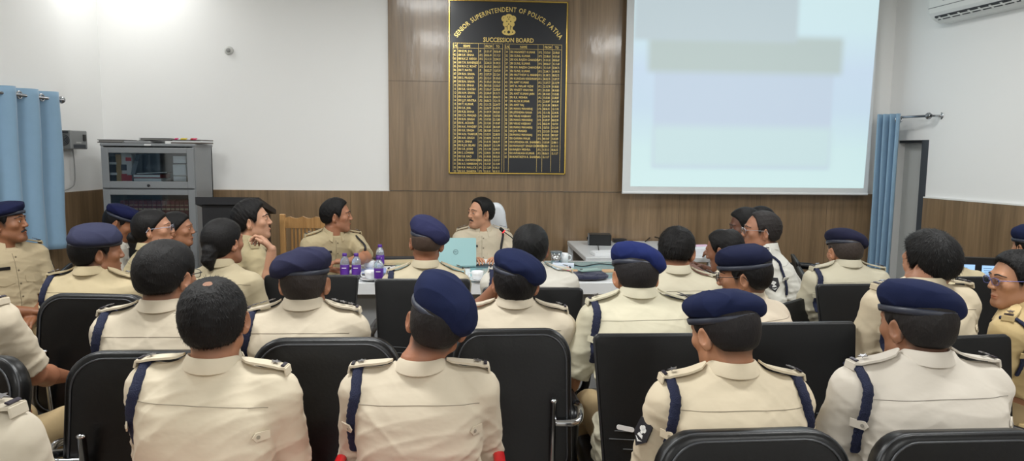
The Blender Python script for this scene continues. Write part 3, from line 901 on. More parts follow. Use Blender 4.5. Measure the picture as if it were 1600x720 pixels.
    # ---- trousers, belt and shoes
    if legs:
        Tf = Field()
        Tf.U(f_ell((0, .0, seat + .065), (.185 * bulk, .150, .095)), .03)
        Tf.U(f_ell((0, lean * .12, seat + .12), (.176 * p.bulk, .128, .10)), .03)
        kn = {}; an = {}
        for s in (-1, 1):
            kn[s] = Vector((s * .115, .42 - tuck, seat + .065)); an[s] = Vector((s * .115, .36 - tuck * 1.6, .10))
            Tf.U(f_cone((s * .095, .03, seat + .065), kn[s], .088 * bulk, .066), .03)
            Tf.U(f_cone(kn[s], an[s], .064, .052), .02)
        def tf(P): return np.maximum(Tf(P), .085 - P[:, 2])
        Vt, Ft = polygonise(tf, (-.32, -.25, .02), (.32, .56, seat + .28), .014)
        mesh_np('trousers', Vt, Ft, mat('khaki_trousers', (168, 146, 108), .85, bump=.3, bscale=12), root)
        for s in (-1, 1):
            Sh = Field()
            ax_, ay_ = an[s].x, an[s].y
            Sh.U(f_ell((ax_, ay_ + .01, .055), (.040, .055, .050)), .02)
            Sh.U(f_cone((ax_, ay_ + .02, .042), (ax_ * 1.04, ay_ + .15, .032), .040, .032), .03)
            def shf(P): return np.maximum(Sh(P), .0005 - P[:, 2])
            Vx, Fx = polygonise(shf, (ax_ - .10, ay_ - .12, -.03), (ax_ + .10, ay_ + .24, .15), .010)
            mesh_np('shoe', Vx, Fx, mat('shoe_leather', (46, 28, 20), .3), root)
    return root

# ------------------------------------------------------------------ room shell
M_WALL = mat('wall_paint', (243, 243, 242), .75, bump=.03, bscale=60)
M_WOOD = wood_mat('wood_laminate', (109, 89, 66), (147, 122, 93), .32, .6, wavy=.12)
M_FLOOR = mat('floor_tile', (150, 142, 130), .3, var=.08, vscale=3)
M_CEIL = mat('ceiling_paint', (235, 235, 232), .8)
M_STEEL = mat('brushed_steel', (170, 172, 176), .25, 1.0)
M_CHROME = mat('chrome_tube', (190, 192, 196), .12, 1.0)
M_BLACKP = mat('black_plastic', (22, 22, 24), .4)
M_LEATHER = mat('black_leather', (8, 8, 10), .36, bump=.05, bscale=90, spec=.35)
M_GREY = mat('cabinet_grey', (138, 141, 144), .42)
M_GREYD = mat('cabinet_inside', (104, 110, 116), .6)
M_BLUE = mat('curtain_blue', (134, 167, 194), .6, sheen=.3, var=.05, vscale=14, bump=.1, bscale=30)
M_WHITE = mat('white_laminate', (228, 230, 232), .3)
M_PAPER = mat('paper', (228, 230, 232), .7)
M_BRASS = mat('brass', (214, 182, 96), .16, 1.0)
M_GOLD = mat('gold_letters', (236, 210, 130), .22, .85, emis=0)

def plane_hit(u, v, P0, N):
    d = CR @ Vector(((u - CW / 2) / FPX, -(v - CH / 2) / FPX, -1.0))
    return CAM + d * ((P0 - CAM).dot(N) / d.dot(N))

LC = at(163, 240, D); RC = at(1386, 240, D)
AL, AR = R(4.8), R(8)
dL = Vector((-math.sin(AL), -math.cos(AL), 0)); dR = Vector((math.sin(AR), -math.cos(AR), 0))   # towards the camera
nL = Vector((math.cos(AL), -math.sin(AL), 0)); nR = Vector((-math.cos(AR), -math.sin(AR), 0))     # into the room
LC.z = 0; RC.z = 0
REAR = -2.4
def wallL(u, v): return plane_hit(u, v, LC, nL)
def wallR(u, v): return plane_hit(u, v, RC, nR)
tL = (D - REAR) / math.cos(AL); tR = (D - REAR) / math.cos(AR)
ZW = at(608, 298, D).z          # top of the wood wainscot

def slab(name, A, B, z0, z1, th, n, m, off=0.0):
    """upright slab from A to B, its room side off metres in front of the A-B line"""
    A = Vector((A.x, A.y, 0)) + n * off; B = Vector((B.x, B.y, 0)) + n * off
    V = [A - n * th, B - n * th, B, A]
    V = [Vector((p.x, p.y, z)) for z in (z0, z1) for p in V]
    F = [(0, 1, 2, 3)[::-1], (4, 5, 6, 7), (0, 1, 5, 4), (1, 2, 6, 5), (2, 3, 7, 6), (3, 0, 4, 7)]
    b = MB(); b._add(V, F); o = b.build(name, m)
    bm_fix(o); return o

import bmesh
def bm_fix(o):
    bm = bmesh.new(); bm.from_mesh(o.data); bmesh.ops.recalc_face_normals(bm, faces=bm.faces); bm.to_mesh(o.data); bm.free()

nB = Vector((0, -1, 0))
struct(slab('wall_back', LC, RC, 0, CEIL, .15, nB, M_WALL))
LE = LC + dL * tL; RE = RC + dR * tR
# left wall
struct(slab('wall_left', LC, LE, 0, CEIL, .15, nL, M_WALL))
# right wall with a doorway near the far corner
dj = wallR(1446, 300); dj.z = 0
dk_ = RC + dR * .10
zl = wallR(1425, 219).z
struct(slab('wall_right', dj, RE, 0, CEIL, .18, nR, M_WALL))
struct(slab('wall_right_lintel', dk_, dj, zl, CEIL, .18, nR, M_WALL))
struct(slab('wall_right_corner', RC, dk_, 0, CEIL, .18, nR, M_WALL))
struct(slab('wall_rear', LE, RE, 0, CEIL, .15, Vector((0, 1, 0)), M_WALL))
fl = MB(); fl._add([(LE.x - .3, REAR - .2, 0), (RE.x + .3, REAR - .2, 0), (RC.x + 1.6, D + .2, 0), (LC.x - .3, D + .2, 0)] + [(LE.x - .3, REAR - .2, -.1), (RE.x + .3, REAR - .2, -.1), (RC.x + 1.6, D + .2, -.1), (LC.x - .3, D + .2, -.1)], [(0, 1, 2, 3), (7, 6, 5, 4), (0, 4, 5, 1), (1, 5, 6, 2), (2, 6, 7, 3), (3, 7, 4, 0)])
struct(fl.build('floor', M_FLOOR))
cl = MB(); cl._add([(v.x, v.y, z) for z in (CEIL, CEIL + .1) for v in (Vector((LE.x - .3, REAR - .2, 0)), Vector((RE.x + .3, REAR - .2, 0)), Vector((RC.x + 1.6, D + .2, 0)), Vector((LC.x - .3, D + .2, 0)))], [(0, 3, 2, 1), (4, 5, 6, 7), (0, 1, 5, 4), (1, 2, 6, 5), (2, 3, 7, 6), (3, 0, 4, 7)])
struct(cl.build('ceiling', M_CEIL))
# wainscots and the tall wood panel behind the head seat
PL = at(608, 200, D); PR = at(990, 200, D)
struct(slab('trim_wainscot_back', LC, RC, 0, ZW, .018, nB, M_WOOD, .018))
struct(slab('trim_wood_panel', PL, PR, ZW + .006, CEIL, .030, nB, M_WOOD, .030))
struct(slab('trim_wainscot_left', LC, LE, 0, ZW, .018, nL, M_WOOD, .018))
struct(slab('trim_wainscot_right', dj, RE, 0, wallR(1446, 309).z, .018, nR, M_WOOD, .018))
wj = mat('panel_joint', (66, 52, 40), .5)
mtrim = mat('trim_white', (235, 235, 232), .5)
struct(slab('trim_wainscot_cap_right', dj, RE, wallR(1446, 309).z, wallR(1446, 309).z + .012, .02, nR, mtrim, .022))
jt = MB()
for uu in (793,):
    q = at(uu, 280, D); jt.box((q.x, D - .0305, (ZW + CEIL) / 2), (.003, .002, CEIL - ZW))
for zz in (at(700, 128, D).z,):
    jt.box(((PL.x + PR.x) / 2, D - .0305, zz), (PR.x - PL.x, .002, .003))
for uu in (420, 548, 1060, 1180, 1290):
    q = at(uu, 330, D); jt.box((q.x, D - .0185, ZW / 2), (.0025, .002, ZW))
struct(jt.build('trim_panel_joints', wj))
# doorway: frame, leaf, passage
fr_ = MB()
def onR(t, off, z): p = RC + dR * t + nR * off; return Vector((p.x, p.y, z))
tj = (dj - RC).length
rotR = Matrix.Rotation(math.atan2(dR.y, dR.x), 3, 'Z')
fr_.box(onR(tj - .045, -.025, zl / 2), (.09, .04, zl), rotR)
fr_.box(onR((tj + .1) / 2, -.10, zl - .012), (tj - .1, .10, .024), rotR)
do1 = struct(fr_.build('door_1', mat('door_frame_grey', (70, 74, 80), .5)))
MB().box(onR((tj - .09 + .10) / 2, -.13, (zl - .03) / 2), (tj - .19, .035, zl - .03), rotR).build('door_leaf', mat('door_leaf_grey', (214, 216, 214), .5), do1)
MB().box(onR(tj - .13, -.105, 1.0), (.012, .012, .16), rotR).build('door_handle', M_STEEL, do1)
pw = MB()
pw.box(onR(.4, -1.25, 1.6), (2.6, .1, 3.2), rotR)
pw.box(onR(-.5, -.7, 1.6), (.1, 1.1, 3.2), rotR)
pw.box(onR(1.3, -.7, 1.6), (.1, 1.1, 3.2), rotR)
pw.box(onR(.4, -.7, 2.6), (2.6, 1.1, .1), rotR)
struct(pw.build('wall_passage', M_WALL))
# raised boxed panel on the left wall above the window
wp = wallL(81, 60); wp.z = 0
q0 = wp; q1 = wp + dL * 2.6
struct(slab('trim_window_box', q0, q1, wallL(84, 150).z + .02, wallL(80, 4).z, .05, nL, M_WALL, .05))
# window behind the left curtain
wn = MB(); tq = (wp - LC).length
def onL(t, off, z): p = LC + dL * t + nL * off; return Vector((p.x, p.y, z))
rotL = Matrix.Rotation(math.atan2(dL.y, dL.x), 3, 'Z')
wn.box(onL(tq + 1.3, .02, .98), (2.2, .04, .05), rotL); wn.box(onL(tq + 1.3, .02, 2.02), (2.2, .04, .05), rotL)
for k in range(4): wn.box(onL(tq + .22 + k * .72, .02, 1.5), (.05, .04, 1.04), rotL)
wo = struct(wn.build('window_1', mat('window_frame', (210, 210, 206), .4)))
gl = MB(); gl.box(onL(tq + 1.3, .008, 1.5), (2.2, .008, 1.04), rotL); gl.build('pane', mat('night_glass', (20, 24, 30), .05), wo)

# ------------------------------------------------------------------ ceiling lights (square panels)
for i, (lx, ly, pw_) in enumerate(LIGHTS):
    lr = empty('ceiling_light', (lx, ly, CEIL - .02), 0, 'square white ceiling light panel %s' % ('nearest the far wall' if ly > 5 else 'over the seats' if ly > 2 else 'behind the seated rows'), 'ceiling light', 'ceiling light panels')
    MB().box((0, 0, 0), (.64, .64, .035), bev=.006).build('frame', mtrim, lr)
    MB().box((0, 0, -.019), (.58, .58, .004)).build('diffuser', mat('light_diffuser', (255, 255, 250), .5, emis=3), lr)
    ld = bpy.data.lights.new('panel_light', 'AREA'); ld.shape = 'SQUARE'; ld.size = .58; ld.energy = pw_; ld.color = (.985, 1.0, .985)
    lo_ = bpy.data.objects.new('panel_light', ld); COL.objects.link(lo_); lo_.location = (0, 0, -.026); lo_.parent = lr

# ------------------------------------------------------------------ succession board
YB = D - .055
bTL, bTR, bBL, bBR = at(701, 1, YB), at(888, 1, YB), at(701, 271, YB), at(883, 273, YB)
BX0, BX1 = (bTL.x + bBL.x) / 2, (bTR.x + bBR.x) / 2
BZ1, BZ0 = (bTL.z + bTR.z) / 2, (bBL.z + bBR.z) / 2
BW, BH = BX1 - BX0, BZ1 - BZ0
board = empty('succession_board', ((BX0 + BX1) / 2, D - .032, BZ0), 0, 'tall black wall board with gold lettering and brass frame on the wood panel', 'sign board')
MB().box((0, -.012, BH / 2), (BW, .024, BH)).build('panel', mat('board_black', (10, 16, 28), .3, coat=.15), board)
fb = MB()
for s in (-1, 1): fb.box((s * (BW / 2 - .006), -.018, BH / 2), (.014, .040, BH), bev=.003)
fb.box((0, -.018, .007), (BW, .040, .014), bev=.003); fb.box((0, -.018, BH - .007), (BW, .040, .014), bev=.003)
fb.build('frame', M_BRASS, board)
def BP(px, py):      # board-plane position for a board pixel
    return Vector((-BW / 2 + (px - 701) / 184.5 * BW, -.0255, BH - (py - 2) / 270.0 * BH))
PXM = BW / 184.5
TXC = {}
def text_geo(s, size, bold=.0, align='LEFT', line=None, sx=1.0):
    cu = bpy.data.curves.new('t', 'FONT'); cu.body = s; cu.size = 1.0; cu.offset = bold; cu.align_x = align
    cu.resolution_u = 2
    if line: cu.space_line = line / size
    o = bpy.data.objects.new('t', cu); COL.objects.link(o)
    dg = bpy.context.evaluated_depsgraph_get(); dg.update()
    me = bpy.data.meshes.new_from_object(o.evaluated_get(dg))
    V = [(v.co.x * size * sx, v.co.y * size) for v in me.vertices]; F = [tuple(p.vertices) for p in me.polygons]
    bpy.data.objects.remove(o); bpy.data.curves.remove(cu); bpy.data.meshes.remove(me)
    return V, F
def put_text(mb, s, p, size, bold=.0, align='LEFT', line=None, ang=0.0, sx=1.0, M=None):
    V, F = text_geo(s, size, bold, align, line, sx)
    c, sn = math.cos(ang), math.sin(ang)
    if M is None: mb._add([Vector((p[0] + x * c - y * sn, p[1], p[2] + x * sn + y * c)) for x, y in V], F)
    else: mb._add([M @ Vector((x, y, 0)) for x, y in V], F)
ti = MB()
title = 'SENIOR SUPERINTENDENT OF POLICE, PATNA'
# the arc: a circle through the ends and the crown of the lettering
c0 = BP(714, 60); c1 = BP(873, 61); ctop = BP(793, 19)
hc = (c1.x - c0.x) / 2; sg = ctop.z - (c0.z + c1.z) / 2
rad = (hc * hc + sg * sg) / (2 * sg); cc = Vector(((c0.x + c1.x) / 2, -.0255, ctop.z - rad))
a_half = math.asin(min(1, hc / rad)); gl_ = []
for ch in title:
    if ch == ' ': gl_.append((None, None, .30, 0)); continue
    V, F = text_geo(ch, 1.0, .012, 'LEFT', sx=.86)
    x0_, x1_ = min(v_[0] for v_ in V), max(v_[0] for v_ in V)
    gl_.append((V, F, x1_ - x0_ + .10, (x0_ + x1_) / 2))
tot = sum(g_[2] for g_ in gl_); tsz = 2 * a_half * rad / tot; acc_ = 0
for V, F, w, mid_ in gl_:
    th = (acc_ + w / 2) / tot; acc_ += w
    if V is None: continue
    a = math.pi / 2 + a_half * (1 - 2 * th); an_ = a - math.pi / 2; c_, sn_ = math.cos(an_), math.sin(an_)
    p_ = (cc.x + rad * math.cos(a), -.0256, cc.z + rad * math.sin(a))
    ti._add([Vector((p_[0] + (x - mid_) * tsz * c_ - y * tsz * 1.08 * sn_, p_[1], p_[2] + (x - mid_) * tsz * sn_ + y * tsz * 1.08 * c_)) for x, y in V], F)
ti.build('title_lettering', M_GOLD, board)
su = MB(); put_text(su, 'SUCCESSION BOARD', BP(793.5, 65.5), 9.6 * PXM, .016, 'CENTER', sx=.86)
su.build('subtitle_lettering', M_GOLD, board)
gr = MB()
xsL = [708, 714.5, 747, 756, 770, 784.5]; xsR = [788, 795, 839.5, 848, 862, 876.5]
for x_ in xsL + xsR:
    a = BP(x_, 68); b_ = BP(x_, 268); gr.box(((a.x + b_.x) / 2, -.0258, (a.z + b_.z) / 2), (.0022, .002, a.z - b_.z))
for y_ in (68.2, 75.8):
    for x0_, x1_ in ((708, 784.5), (788, 876.5)):
        a = BP(x0_, y_); b_ = BP(x1_, y_); gr.box(((a.x + b_.x) / 2, -.0258, a.z), (b_.x - a.x, .002, .0026))
gr.build('table_lines', M_GOLD, board)
hd_ = MB()
for x_, s_ in ((711, 'S.N.'), (729, 'NAME'), (763, 'FROM'), (777, 'TO'), (791.5, 'S.N.'), (817, 'NAME'), (855, 'FROM'), (869, 'TO')):
    put_text(hd_, s_, BP(x_, 74.3), 5.4 * PXM, .012, 'CENTER', sx=.75)
hd_.build('heading_lettering', M_GOLD, board)
rp = random.Random(4)
left_names = ['D.N. JHA', 'S.K. SINHA', 'B.K.Z. REDDI', 'S.N. BANERJEE', 'R.N.Z. ROHT', 'T. NATH', 'B.N. SINHA', 'S. PRASAD', 'B.N. SINHA', 'S.K. SINHA', 'S.K. GHOSH', 'A.M. SINHA', 'A.K. RAY', 'J.J.P. MINTRA', 'T. KUMAR', 'S.K. JHA', 'K.B. SINHA', 'C.R. PRASAD', 'B.N. SINGH', 'K. ACHARI', 'A.K. PANDEY', 'S.K. SINGH', 'A.N. THAKUR', 'A.K. SINGH', 'K. SINHA', 'R.J.H. BILARI', 'S.K. JOSHI', 'S. LOHANI', 'S.B. RAO', 'A. CHOWDHURY', 'A.S. NIMBRAN', 'R.R. MALLICK', 'S.K. SHARMA']
right_names = ['MANMEET KUMAR', 'SUNIL KUMAR', 'KH. RAJESH CHANDRA', 'SUNIL KUMAR', 'KH. RAJESH CHANDRA', 'SUNIL KUMAR', 'MATTHEW G. MANN', 'KUNDAN KRISHNAN', 'AMIT KUMAR', 'N. MALAR VIZHI', 'VINEET VINAYAK', 'AMIT KUMAR JAIN', 'R.K. MISHRA', 'ALOK KUMAR', 'AMIT RAJ', 'MANU MAHARAJ', 'JITENDRA RANA', 'VIKAS VAIBHAV', 'MANU MAHARAJ', 'VIKAS VAIBHAV', 'MANU MAHARAJ', 'J.M. PRASAD', 'MANU MAHARAJ', 'GARIMA MALIK', 'UPENDRA KR. SHARMA', 'MANAVJIT SINGH DHILLON', 'RAJEEV MISHRA', 'AWAKASH KUMAR', 'KARTIKEYA K. SHARMA']
PIT = 5.78
def column(x, rows, align='LEFT', size=4.9, sx=.80, y0=82.0):
    m_ = MB()
    put_text(m_, '\n'.join(rows), BP(x, y0), size * PXM, .006, align, line=PIT * PXM, sx=sx)
    return m_
nm = MB()
def mrg(m_): nm._add(m_.V, m_.F)
mrg(column(715.6, ['SRI ' + s_ for s_ in left_names]))
mrg(column(796.2, [('SRI ' if i != 9 else 'SMT ') + s_ for i, s_ in enumerate(right_names)]))
mrg(column(709, ['%02d' % (i + 1) for i in range(33)], sx=.7)); mrg(column(789, ['%02d' % (i + 34) for i in range(29)], sx=.7))
mrg(column(748.2, [('I.P.' if i in (0, 3, 5) else 'I.P.S.') for i in range(33)], sx=.62)); mrg(column(840.6, ['I.P.S.'] * 29, sx=.62))
def date_(i, b): return '%02d.%02d.%02d' % (1 + (i * 7 + b * 5) % 28, 1 + (i * 5 + b) % 12, (47 + b + i * 2) % 100)
mrg(column(756.8, [date_(i, 0) for i in range(33)], sx=.62)); mrg(column(770.8, [date_(i + 1, 0) for i in range(33)], sx=.62))
mrg(column(848.8, [date_(i, 14) for i in range(29)], sx=.62)); mrg(column(862.8, [date_(i + 1, 14) for i in range(28)], sx=.62))
nm.build('name_lettering', M_GOLD, board)
# emblem: lions over a round base
em = MB(); ec = BP(793.5, 40)
dk_n = [0]
def disc(mb, x, z, r, y=-.0265, th=.004, seg=14, ez=1.0):
    dk_n[0] += 1; y = y - .0003 * (dk_n[0] % 7)
    M4_ = Matrix.Translation((ec.x + x * PXM, y, ec.z + z * PXM)) @ Matrix.Rotation(R(90), 4, 'X')
    mb.prism([(r * PXM * math.cos(a), r * PXM * math.sin(a) * ez) for a in np.linspace(0, 2 * math.pi, seg + 1)[:-1]], th, M4_)
disc(em, 0, 11, 6.5); disc(em, -6.5, 10, 5); disc(em, 6.5, 10, 5); disc(em, 0, 5, 7.5); disc(em, -5, 2, 4.2); disc(em, 5, 2, 4.2)
em.box((ec.x, -.0282, ec.z - 3 * PXM), (12.6 * PXM, .005, 8 * PXM)); disc(em, 0, -10, 10.5, ez=.48, seg=20)
eo_ = em.build('emblem', M_GOLD, board)
ed = MB()
for x_, z_, r_ in ((-1.6, 12.5, .7), (1.6, 12.5, .7), (-8, 11, .6), (8, 11, .6), (0, 9.5, .8), (-3, 6, .9), (3, 6, .9), (0, 2, .9), (-4, -2, .7), (4, -2, .7), (0, -10, 2.2), (-6, -10, .9), (6, -10, .9)):
    disc(ed, x_, z_, r_, y=-.0320, th=.002)
for x_ in (-2.4, 2.4): ed.box((ec.x + x_ * PXM, -.0325, ec.z - 3 * PXM), (.8 * PXM, .002, 7 * PXM))
ed.build('emblem_dark_marks', mat('board_black', (14, 20, 32)), eo_)  # dots and bars in the board's black over the gold shapes

# ------------------------------------------------------------------ projection screen
YS = D - .14
sBL, sBR = at(972, 300, YS), at(1358, 304, YS)
sTR = at(1372, 4, YS)
SX0, SX1, SZ0, SZ1 = sBL.x, (sBR.x + sTR.x) / 2, (sBL.z + sBR.z) / 2, CEIL - .10
scr = empty('projection_screen', ((SX0 + SX1) / 2, YS, SZ0), 0, 'large white pull-down projection screen showing a pale blue projected page', 'projection screen')
SW, SH = SX1 - SX0, SZ1 - SZ0
MB().box((0, .004, SH / 2), (SW, .006, SH)).build('screen_fabric', mat('screen_white', (216, 220, 222), .7), scr)
MB().lathe([(.012, -SW / 2), (.012, SW / 2)], (0, .004, .0), 10, Matrix.Rotation(R(90), 3, 'Y')).build('bottom_bar', mat('screen_bar', (226, 228, 230), .4), scr)
MB().box((0, .02, SH + .04), (SW + .1, .09, .09), bev=.01).build('case', mtrim, scr)
pm = bpy.data.materials.new('projected_page'); pm.use_nodes = True
nt = pm.node_tree; bs_ = nt.nodes['Principled BSDF']; bs_.inputs['Base Color'].default_value = (.10, .10, .10, 1); bs_.inputs['Roughness'].default_value = .8
tc = nt.nodes.new('ShaderNodeTexCoord'); sp_ = nt.nodes.new('ShaderNodeSeparateXYZ'); nt.links.new(tc.outputs['Object'], sp_.inputs[0])
ramp = nt.nodes.new('ShaderNodeValToRGB'); mr = nt.nodes.new('ShaderNodeMapRange'); mr.inputs['From Min'].default_value = 0; mr.inputs['From Max'].default_value = SH * .96
nt.links.new(sp_.outputs['Z'], mr.inputs['Value']); nt.links.new(mr.outputs[0], ramp.inputs['Fac'])
els = ramp.color_ramp.elements
els[0].position = 0; els[0].color = srgb(204, 232, 232); els[1].position = 1; els[1].color = srgb(204, 230, 234)
for p_, c_ in ((.22, (200, 228, 230)), (.42, (192, 214, 230)), (.60, (194, 214, 232)), (.8, (202, 228, 234))):
    e_ = els.new(p_); e_.color = srgb(*c_)
def soft_rect(x0, x1, z0, z1, s):
    out = None
    for ax_, a_, b_ in (('X', x0, x1), ('Z', z0, z1)):
        for sgn, e in ((1, a_), (-1, b_)):
            m_ = nt.nodes.new('ShaderNodeMapRange'); m_.interpolation_type = 'SMOOTHSTEP'
            m_.inputs['From Min'].default_value = e - s if sgn > 0 else e + s; m_.inputs['From Max'].default_value = e + s if sgn > 0 else e - s
            nt.links.new(sp_.outputs[ax_], m_.inputs['Value'])
            if out is None: out = m_
            else:
                mm = nt.nodes.new('ShaderNodeMath'); mm.operation = 'MULTIPLY'; nt.links.new(out.outputs[0], mm.inputs[0]); nt.links.new(m_.outputs[0], mm.inputs[1]); out = mm
    return out
def SP(px, py): q = at(px, py, YS); return q.x - (SX0 + SX1) / 2, q.z - SZ0
cur = ramp.outputs[0]
for (x0_, y0_, x1_, y1_, c_, s_) in ((1018, 115, 1303, 262, (188, 205, 222), .03), (1018, 200, 1300, 260, (194, 219, 222), .06), (1012, 60, 1318, 112, (178, 194, 192), .05), (990, -20, 1250, 62, (184, 200, 206), .04)):
    a = SP(x0_, y1_); b_ = SP(x1_, y0_)
    rct = soft_rect(a[0], b_[0], a[1], b_[1], s_)
    mx = nt.nodes.new('ShaderNodeMix'); mx.data_type = 'RGBA'; mx.inputs['B'].default_value = srgb(*c_)
    nt.links.new(rct.outputs[0], mx.inputs['Factor']); nt.links.new(cur, mx.inputs['A']); cur = mx.outputs['Result']
nt.links.new(cur, bs_.inputs['Emission Color']); bs_.inputs['Emission Strength'].default_value = .86
a = SP(985, 291); b_ = SP(1349, 294)
V = [(a[0], -.0015, a[1]), (b_[0], -.0015, b_[1]), (SW / 2 - .002, -.0015, SH - .02), (a[0] - .01, -.0015, SH - .02)]
V += [(x, .0005, z) for x, _, z in V]
pg = MB(); pg._add(V, [(0, 1, 2, 3), (7, 6, 5, 4), (0, 4, 5, 1), (1, 5, 6, 2), (2, 6, 7, 3), (3, 7, 4, 0)])
pg.build('projected_image', pm, scr)

# ------------------------------------------------------------------ curtains
def curtain(name, line, z1, z0, amp, folds, label, rod=None, spread=0.0, rings=()):
    root = empty(name, (line[0].x, line[0].y, 0), 0, label, 'curtain')
    O = Vector((line[0].x, line[0].y, 0)); L = (line[1] - line[0]); L.z = 0; ln = L.length; L.normalize(); N_ = Vector((-L.y, L.x, 0))
    nx, nz = folds * 16, 26
    V = []; 
    for j in range(nz + 1):
        t = j / nz; z = z1 + (z0 - z1) * t
        for i in range(nx + 1):
            s = i / nx; ph = s * folds * 2 * math.pi
            a = amp * (1 + .25 * math.sin(3.1 * t + 5 * s)) * (1 - .25 * t * math.sin(7 * s))
            w = math.sin(ph + .5 * t * math.sin(4 * s)) ; w = math.copysign(abs(w) ** .75, w)
            q = L * (s * ln * (1 + spread * t)) + N_ * (w * a + .012 * t * math.sin(11 * s + 6 * t))
            V.append((q.x, q.y, z))
    F = [(j * (nx + 1) + i, j * (nx + 1) + i + 1, (j + 1) * (nx + 1) + i + 1, (j + 1) * (nx + 1) + i) for j in range(nz) for i in range(nx)]
    b = MB(); b._add(V, F); o = b.build('cloth', M_BLUE, root, smooth=True)
    md = o.modifiers.new('thick', 'SOLIDIFY'); md.thickness = .003
    for s in rings:
        ph = s * folds * 2 * math.pi; q = L * (s * ln); c = Vector((q.x, q.y, z1 - .055))
        slope = Vector((L.x * ln + N_.x * amp * math.cos(ph) * folds * 6.28, L.y * ln + N_.y * amp * math.cos(ph) * folds * 6.28, 0)).normalized()
        pts = [c + slope * .026 * math.cos(a) + Vector((0, 0, .026 * math.sin(a))) for a in np.linspace(0, 2 * math.pi, 21)[:-1]]
        MB().tube(pts, .0075, 8, closed=True).build('eyelet_ring', M_CHROME, root, smooth=True)
    return root
rA = plane_hit(96, 156, LC + nL * .14, nL); rB_ = plane_hit(-60, 120, LC + nL * .14, nL)
zr = rA.z
cA = rA + dL * .05; cB = rA + dL * 1.75
cr1 = curtain('curtain', [Vector((cA.x, cA.y, 0)), Vector((cB.x, cB.y, 0))], zr + .055, .80, .045, 7, 'light blue eyelet curtain on the left wall beside the grey wall box', rings=[(k + .5) / 14 for k in range(14)])
rl = empty('curtain_rod', (rA.x, rA.y, zr), 0, 'steel curtain rod with ball finial on the left wall', 'curtain rod')
MB().tube([Vector((0, 0, 0)), dL * 1.95], .0125, 12).build('rod', M_STEEL, rl, smooth=True)
MB().lathe([(.012, -.03), (.014, -.022), (.026, -.012), (.030, 0), (.026, .014), (.010, .026)], (0, 0, 0), 16, Matrix.Rotation(R(90), 3, 'X')).build('finial', M_STEEL, rl, smooth=True)
MB().tube([dL * .05, dL * .05 - nL * .14], .009, 8).build('bracket', M_STEEL, rl, smooth=True)
# right curtain, gathered at the far end of its rod
rC = plane_hit(1455, 179, RC + nR * .10, nR)
a_ = at(1367, 240, 6.62); b2 = at(1403, 240, 6.42)
zr2 = rC.z - .01
curtain('curtain', [Vector((a_.x, a_.y, 0)), Vector((b2.x, b2.y, 0))], at(1385, 178, 6.5).z, .12, .045, 4, 'light blue curtain gathered in narrow folds at the doorway on the right', rings=[.86, .97])
rr2 = empty('curtain_rod', (rC.x, rC.y, zr2), 0, 'steel curtain rod over the doorway on the right wall', 'curtain rod')
fe = Vector((a_.x + .06, a_.y, zr2)) - Vector((rC.x, rC.y, zr2))
MB().tube([Vector((0, 0, 0)), fe], .0115, 12).build('rod', M_STEEL, rr2, smooth=True)
MB().lathe([(.016, 0), (.016, .02), (.030, .03), (.030, .04), (.012, .045)], (0, 0, 0), 16, Matrix.Rotation(R(-90), 3, 'X')).build('finial', M_STEEL, rr2, smooth=True)
MB().tube([Vector((0, 0, 0)), -nR * .10], .010, 8).lathe([(.032, 0), (.032, .008)], -nR * .10, 16, Matrix.Rotation(R(90), 3, 'Y')).build('bracket', M_STEEL, rr2, smooth=True)

# ------------------------------------------------------------------ small wall fixtures
q = at(358, 79, D)
wf = empty('wall_socket', (q.x, D, q.z), 0, 'small round white fitting alone on the white wall', 'wall fitting')
MB().lathe([(.040, 0), (.038, .014), (.030, .020), (.028, .022)], (0, 0, 0), 24, Matrix.Rotation(R(90), 3, 'X')).build('base', mat('fitting_white', (206, 206, 202), .4), wf, smooth=True)
MB().lathe([(.020, .020), (.018, .034), (.006, .036)], (0, 0, 0), 20, Matrix.Rotation(R(90), 3, 'X')).build('nozzle', mat('fitting_grey', (150, 150, 148), .4), wf, smooth=True)

# grey wall box (stabiliser) on the left wall
p0 = wallL(125, 218); zb0 = wallL(125, 233).z; zb1 = wallL(125, 205).z
pa = plane_hit(110, 218, LC + nL * .12, nL); pb = plane_hit(136, 218, LC + nL * .12, nL)
t0 = (Vector((pa.x, pa.y, 0)) - LC).dot(dL); t1 = (Vector((pb.x, pb.y, 0)) - LC).dot(dL)
bx = empty('wall_box', tuple(onL((t0 + t1) / 2, 0, zb0)), math.atan2(dL.y, dL.x), 'grey voltage stabiliser box with fan grille on the left wall', 'stabiliser box')
bl, bh = abs(t1 - t0), zb1 - zb0
# local: x = towards the camera, y = into the room
MB().box((0, .063, bh / 2), (bl, .12, bh), bev=.006).build('case', mat('box_grey', (136, 138, 138), .45), bx)
g = MB()
for rr_ in (.018, .030, .042):
    g.tube([Vector((bl / 2 + .002, .068 + rr_ * math.cos(a), bh * .48 + rr_ * math.sin(a))) for a in np.linspace(0, 6.283, 25)[:-1]], .0032, 6, closed=True)
for k in range(4):
    a = R(45 + 90 * k); g.tube([Vector((bl / 2 + .002, .068, bh * .48)), Vector((bl / 2 + .002, .068 + .044 * math.cos(a), bh * .48 + .044 * math.sin(a)))], .003, 6)
g.build('fan_grille', mat('grille_dark', (64, 68, 74), .5), bx)
MB().box((bl / 2 + .001, .062, bh * .89), (.004, .085, .018)).box((0, .125, bh * .16), (bl * .72, .004, .028)).build('vent_slots', mat('grille_dark', (64, 68, 74)), bx)
MB().box((-bl * .30, .127, bh * .62), (bl * .16, .008, .055), bev=.002).build('switch', M_BLACKP, bx)
MB().box((bl * .05, .1255, bh * .35), (bl * .3, .002, .012)).build('label_strip', mat('label_pale', (180, 182, 180), .5), bx)
cz = ZW + .02
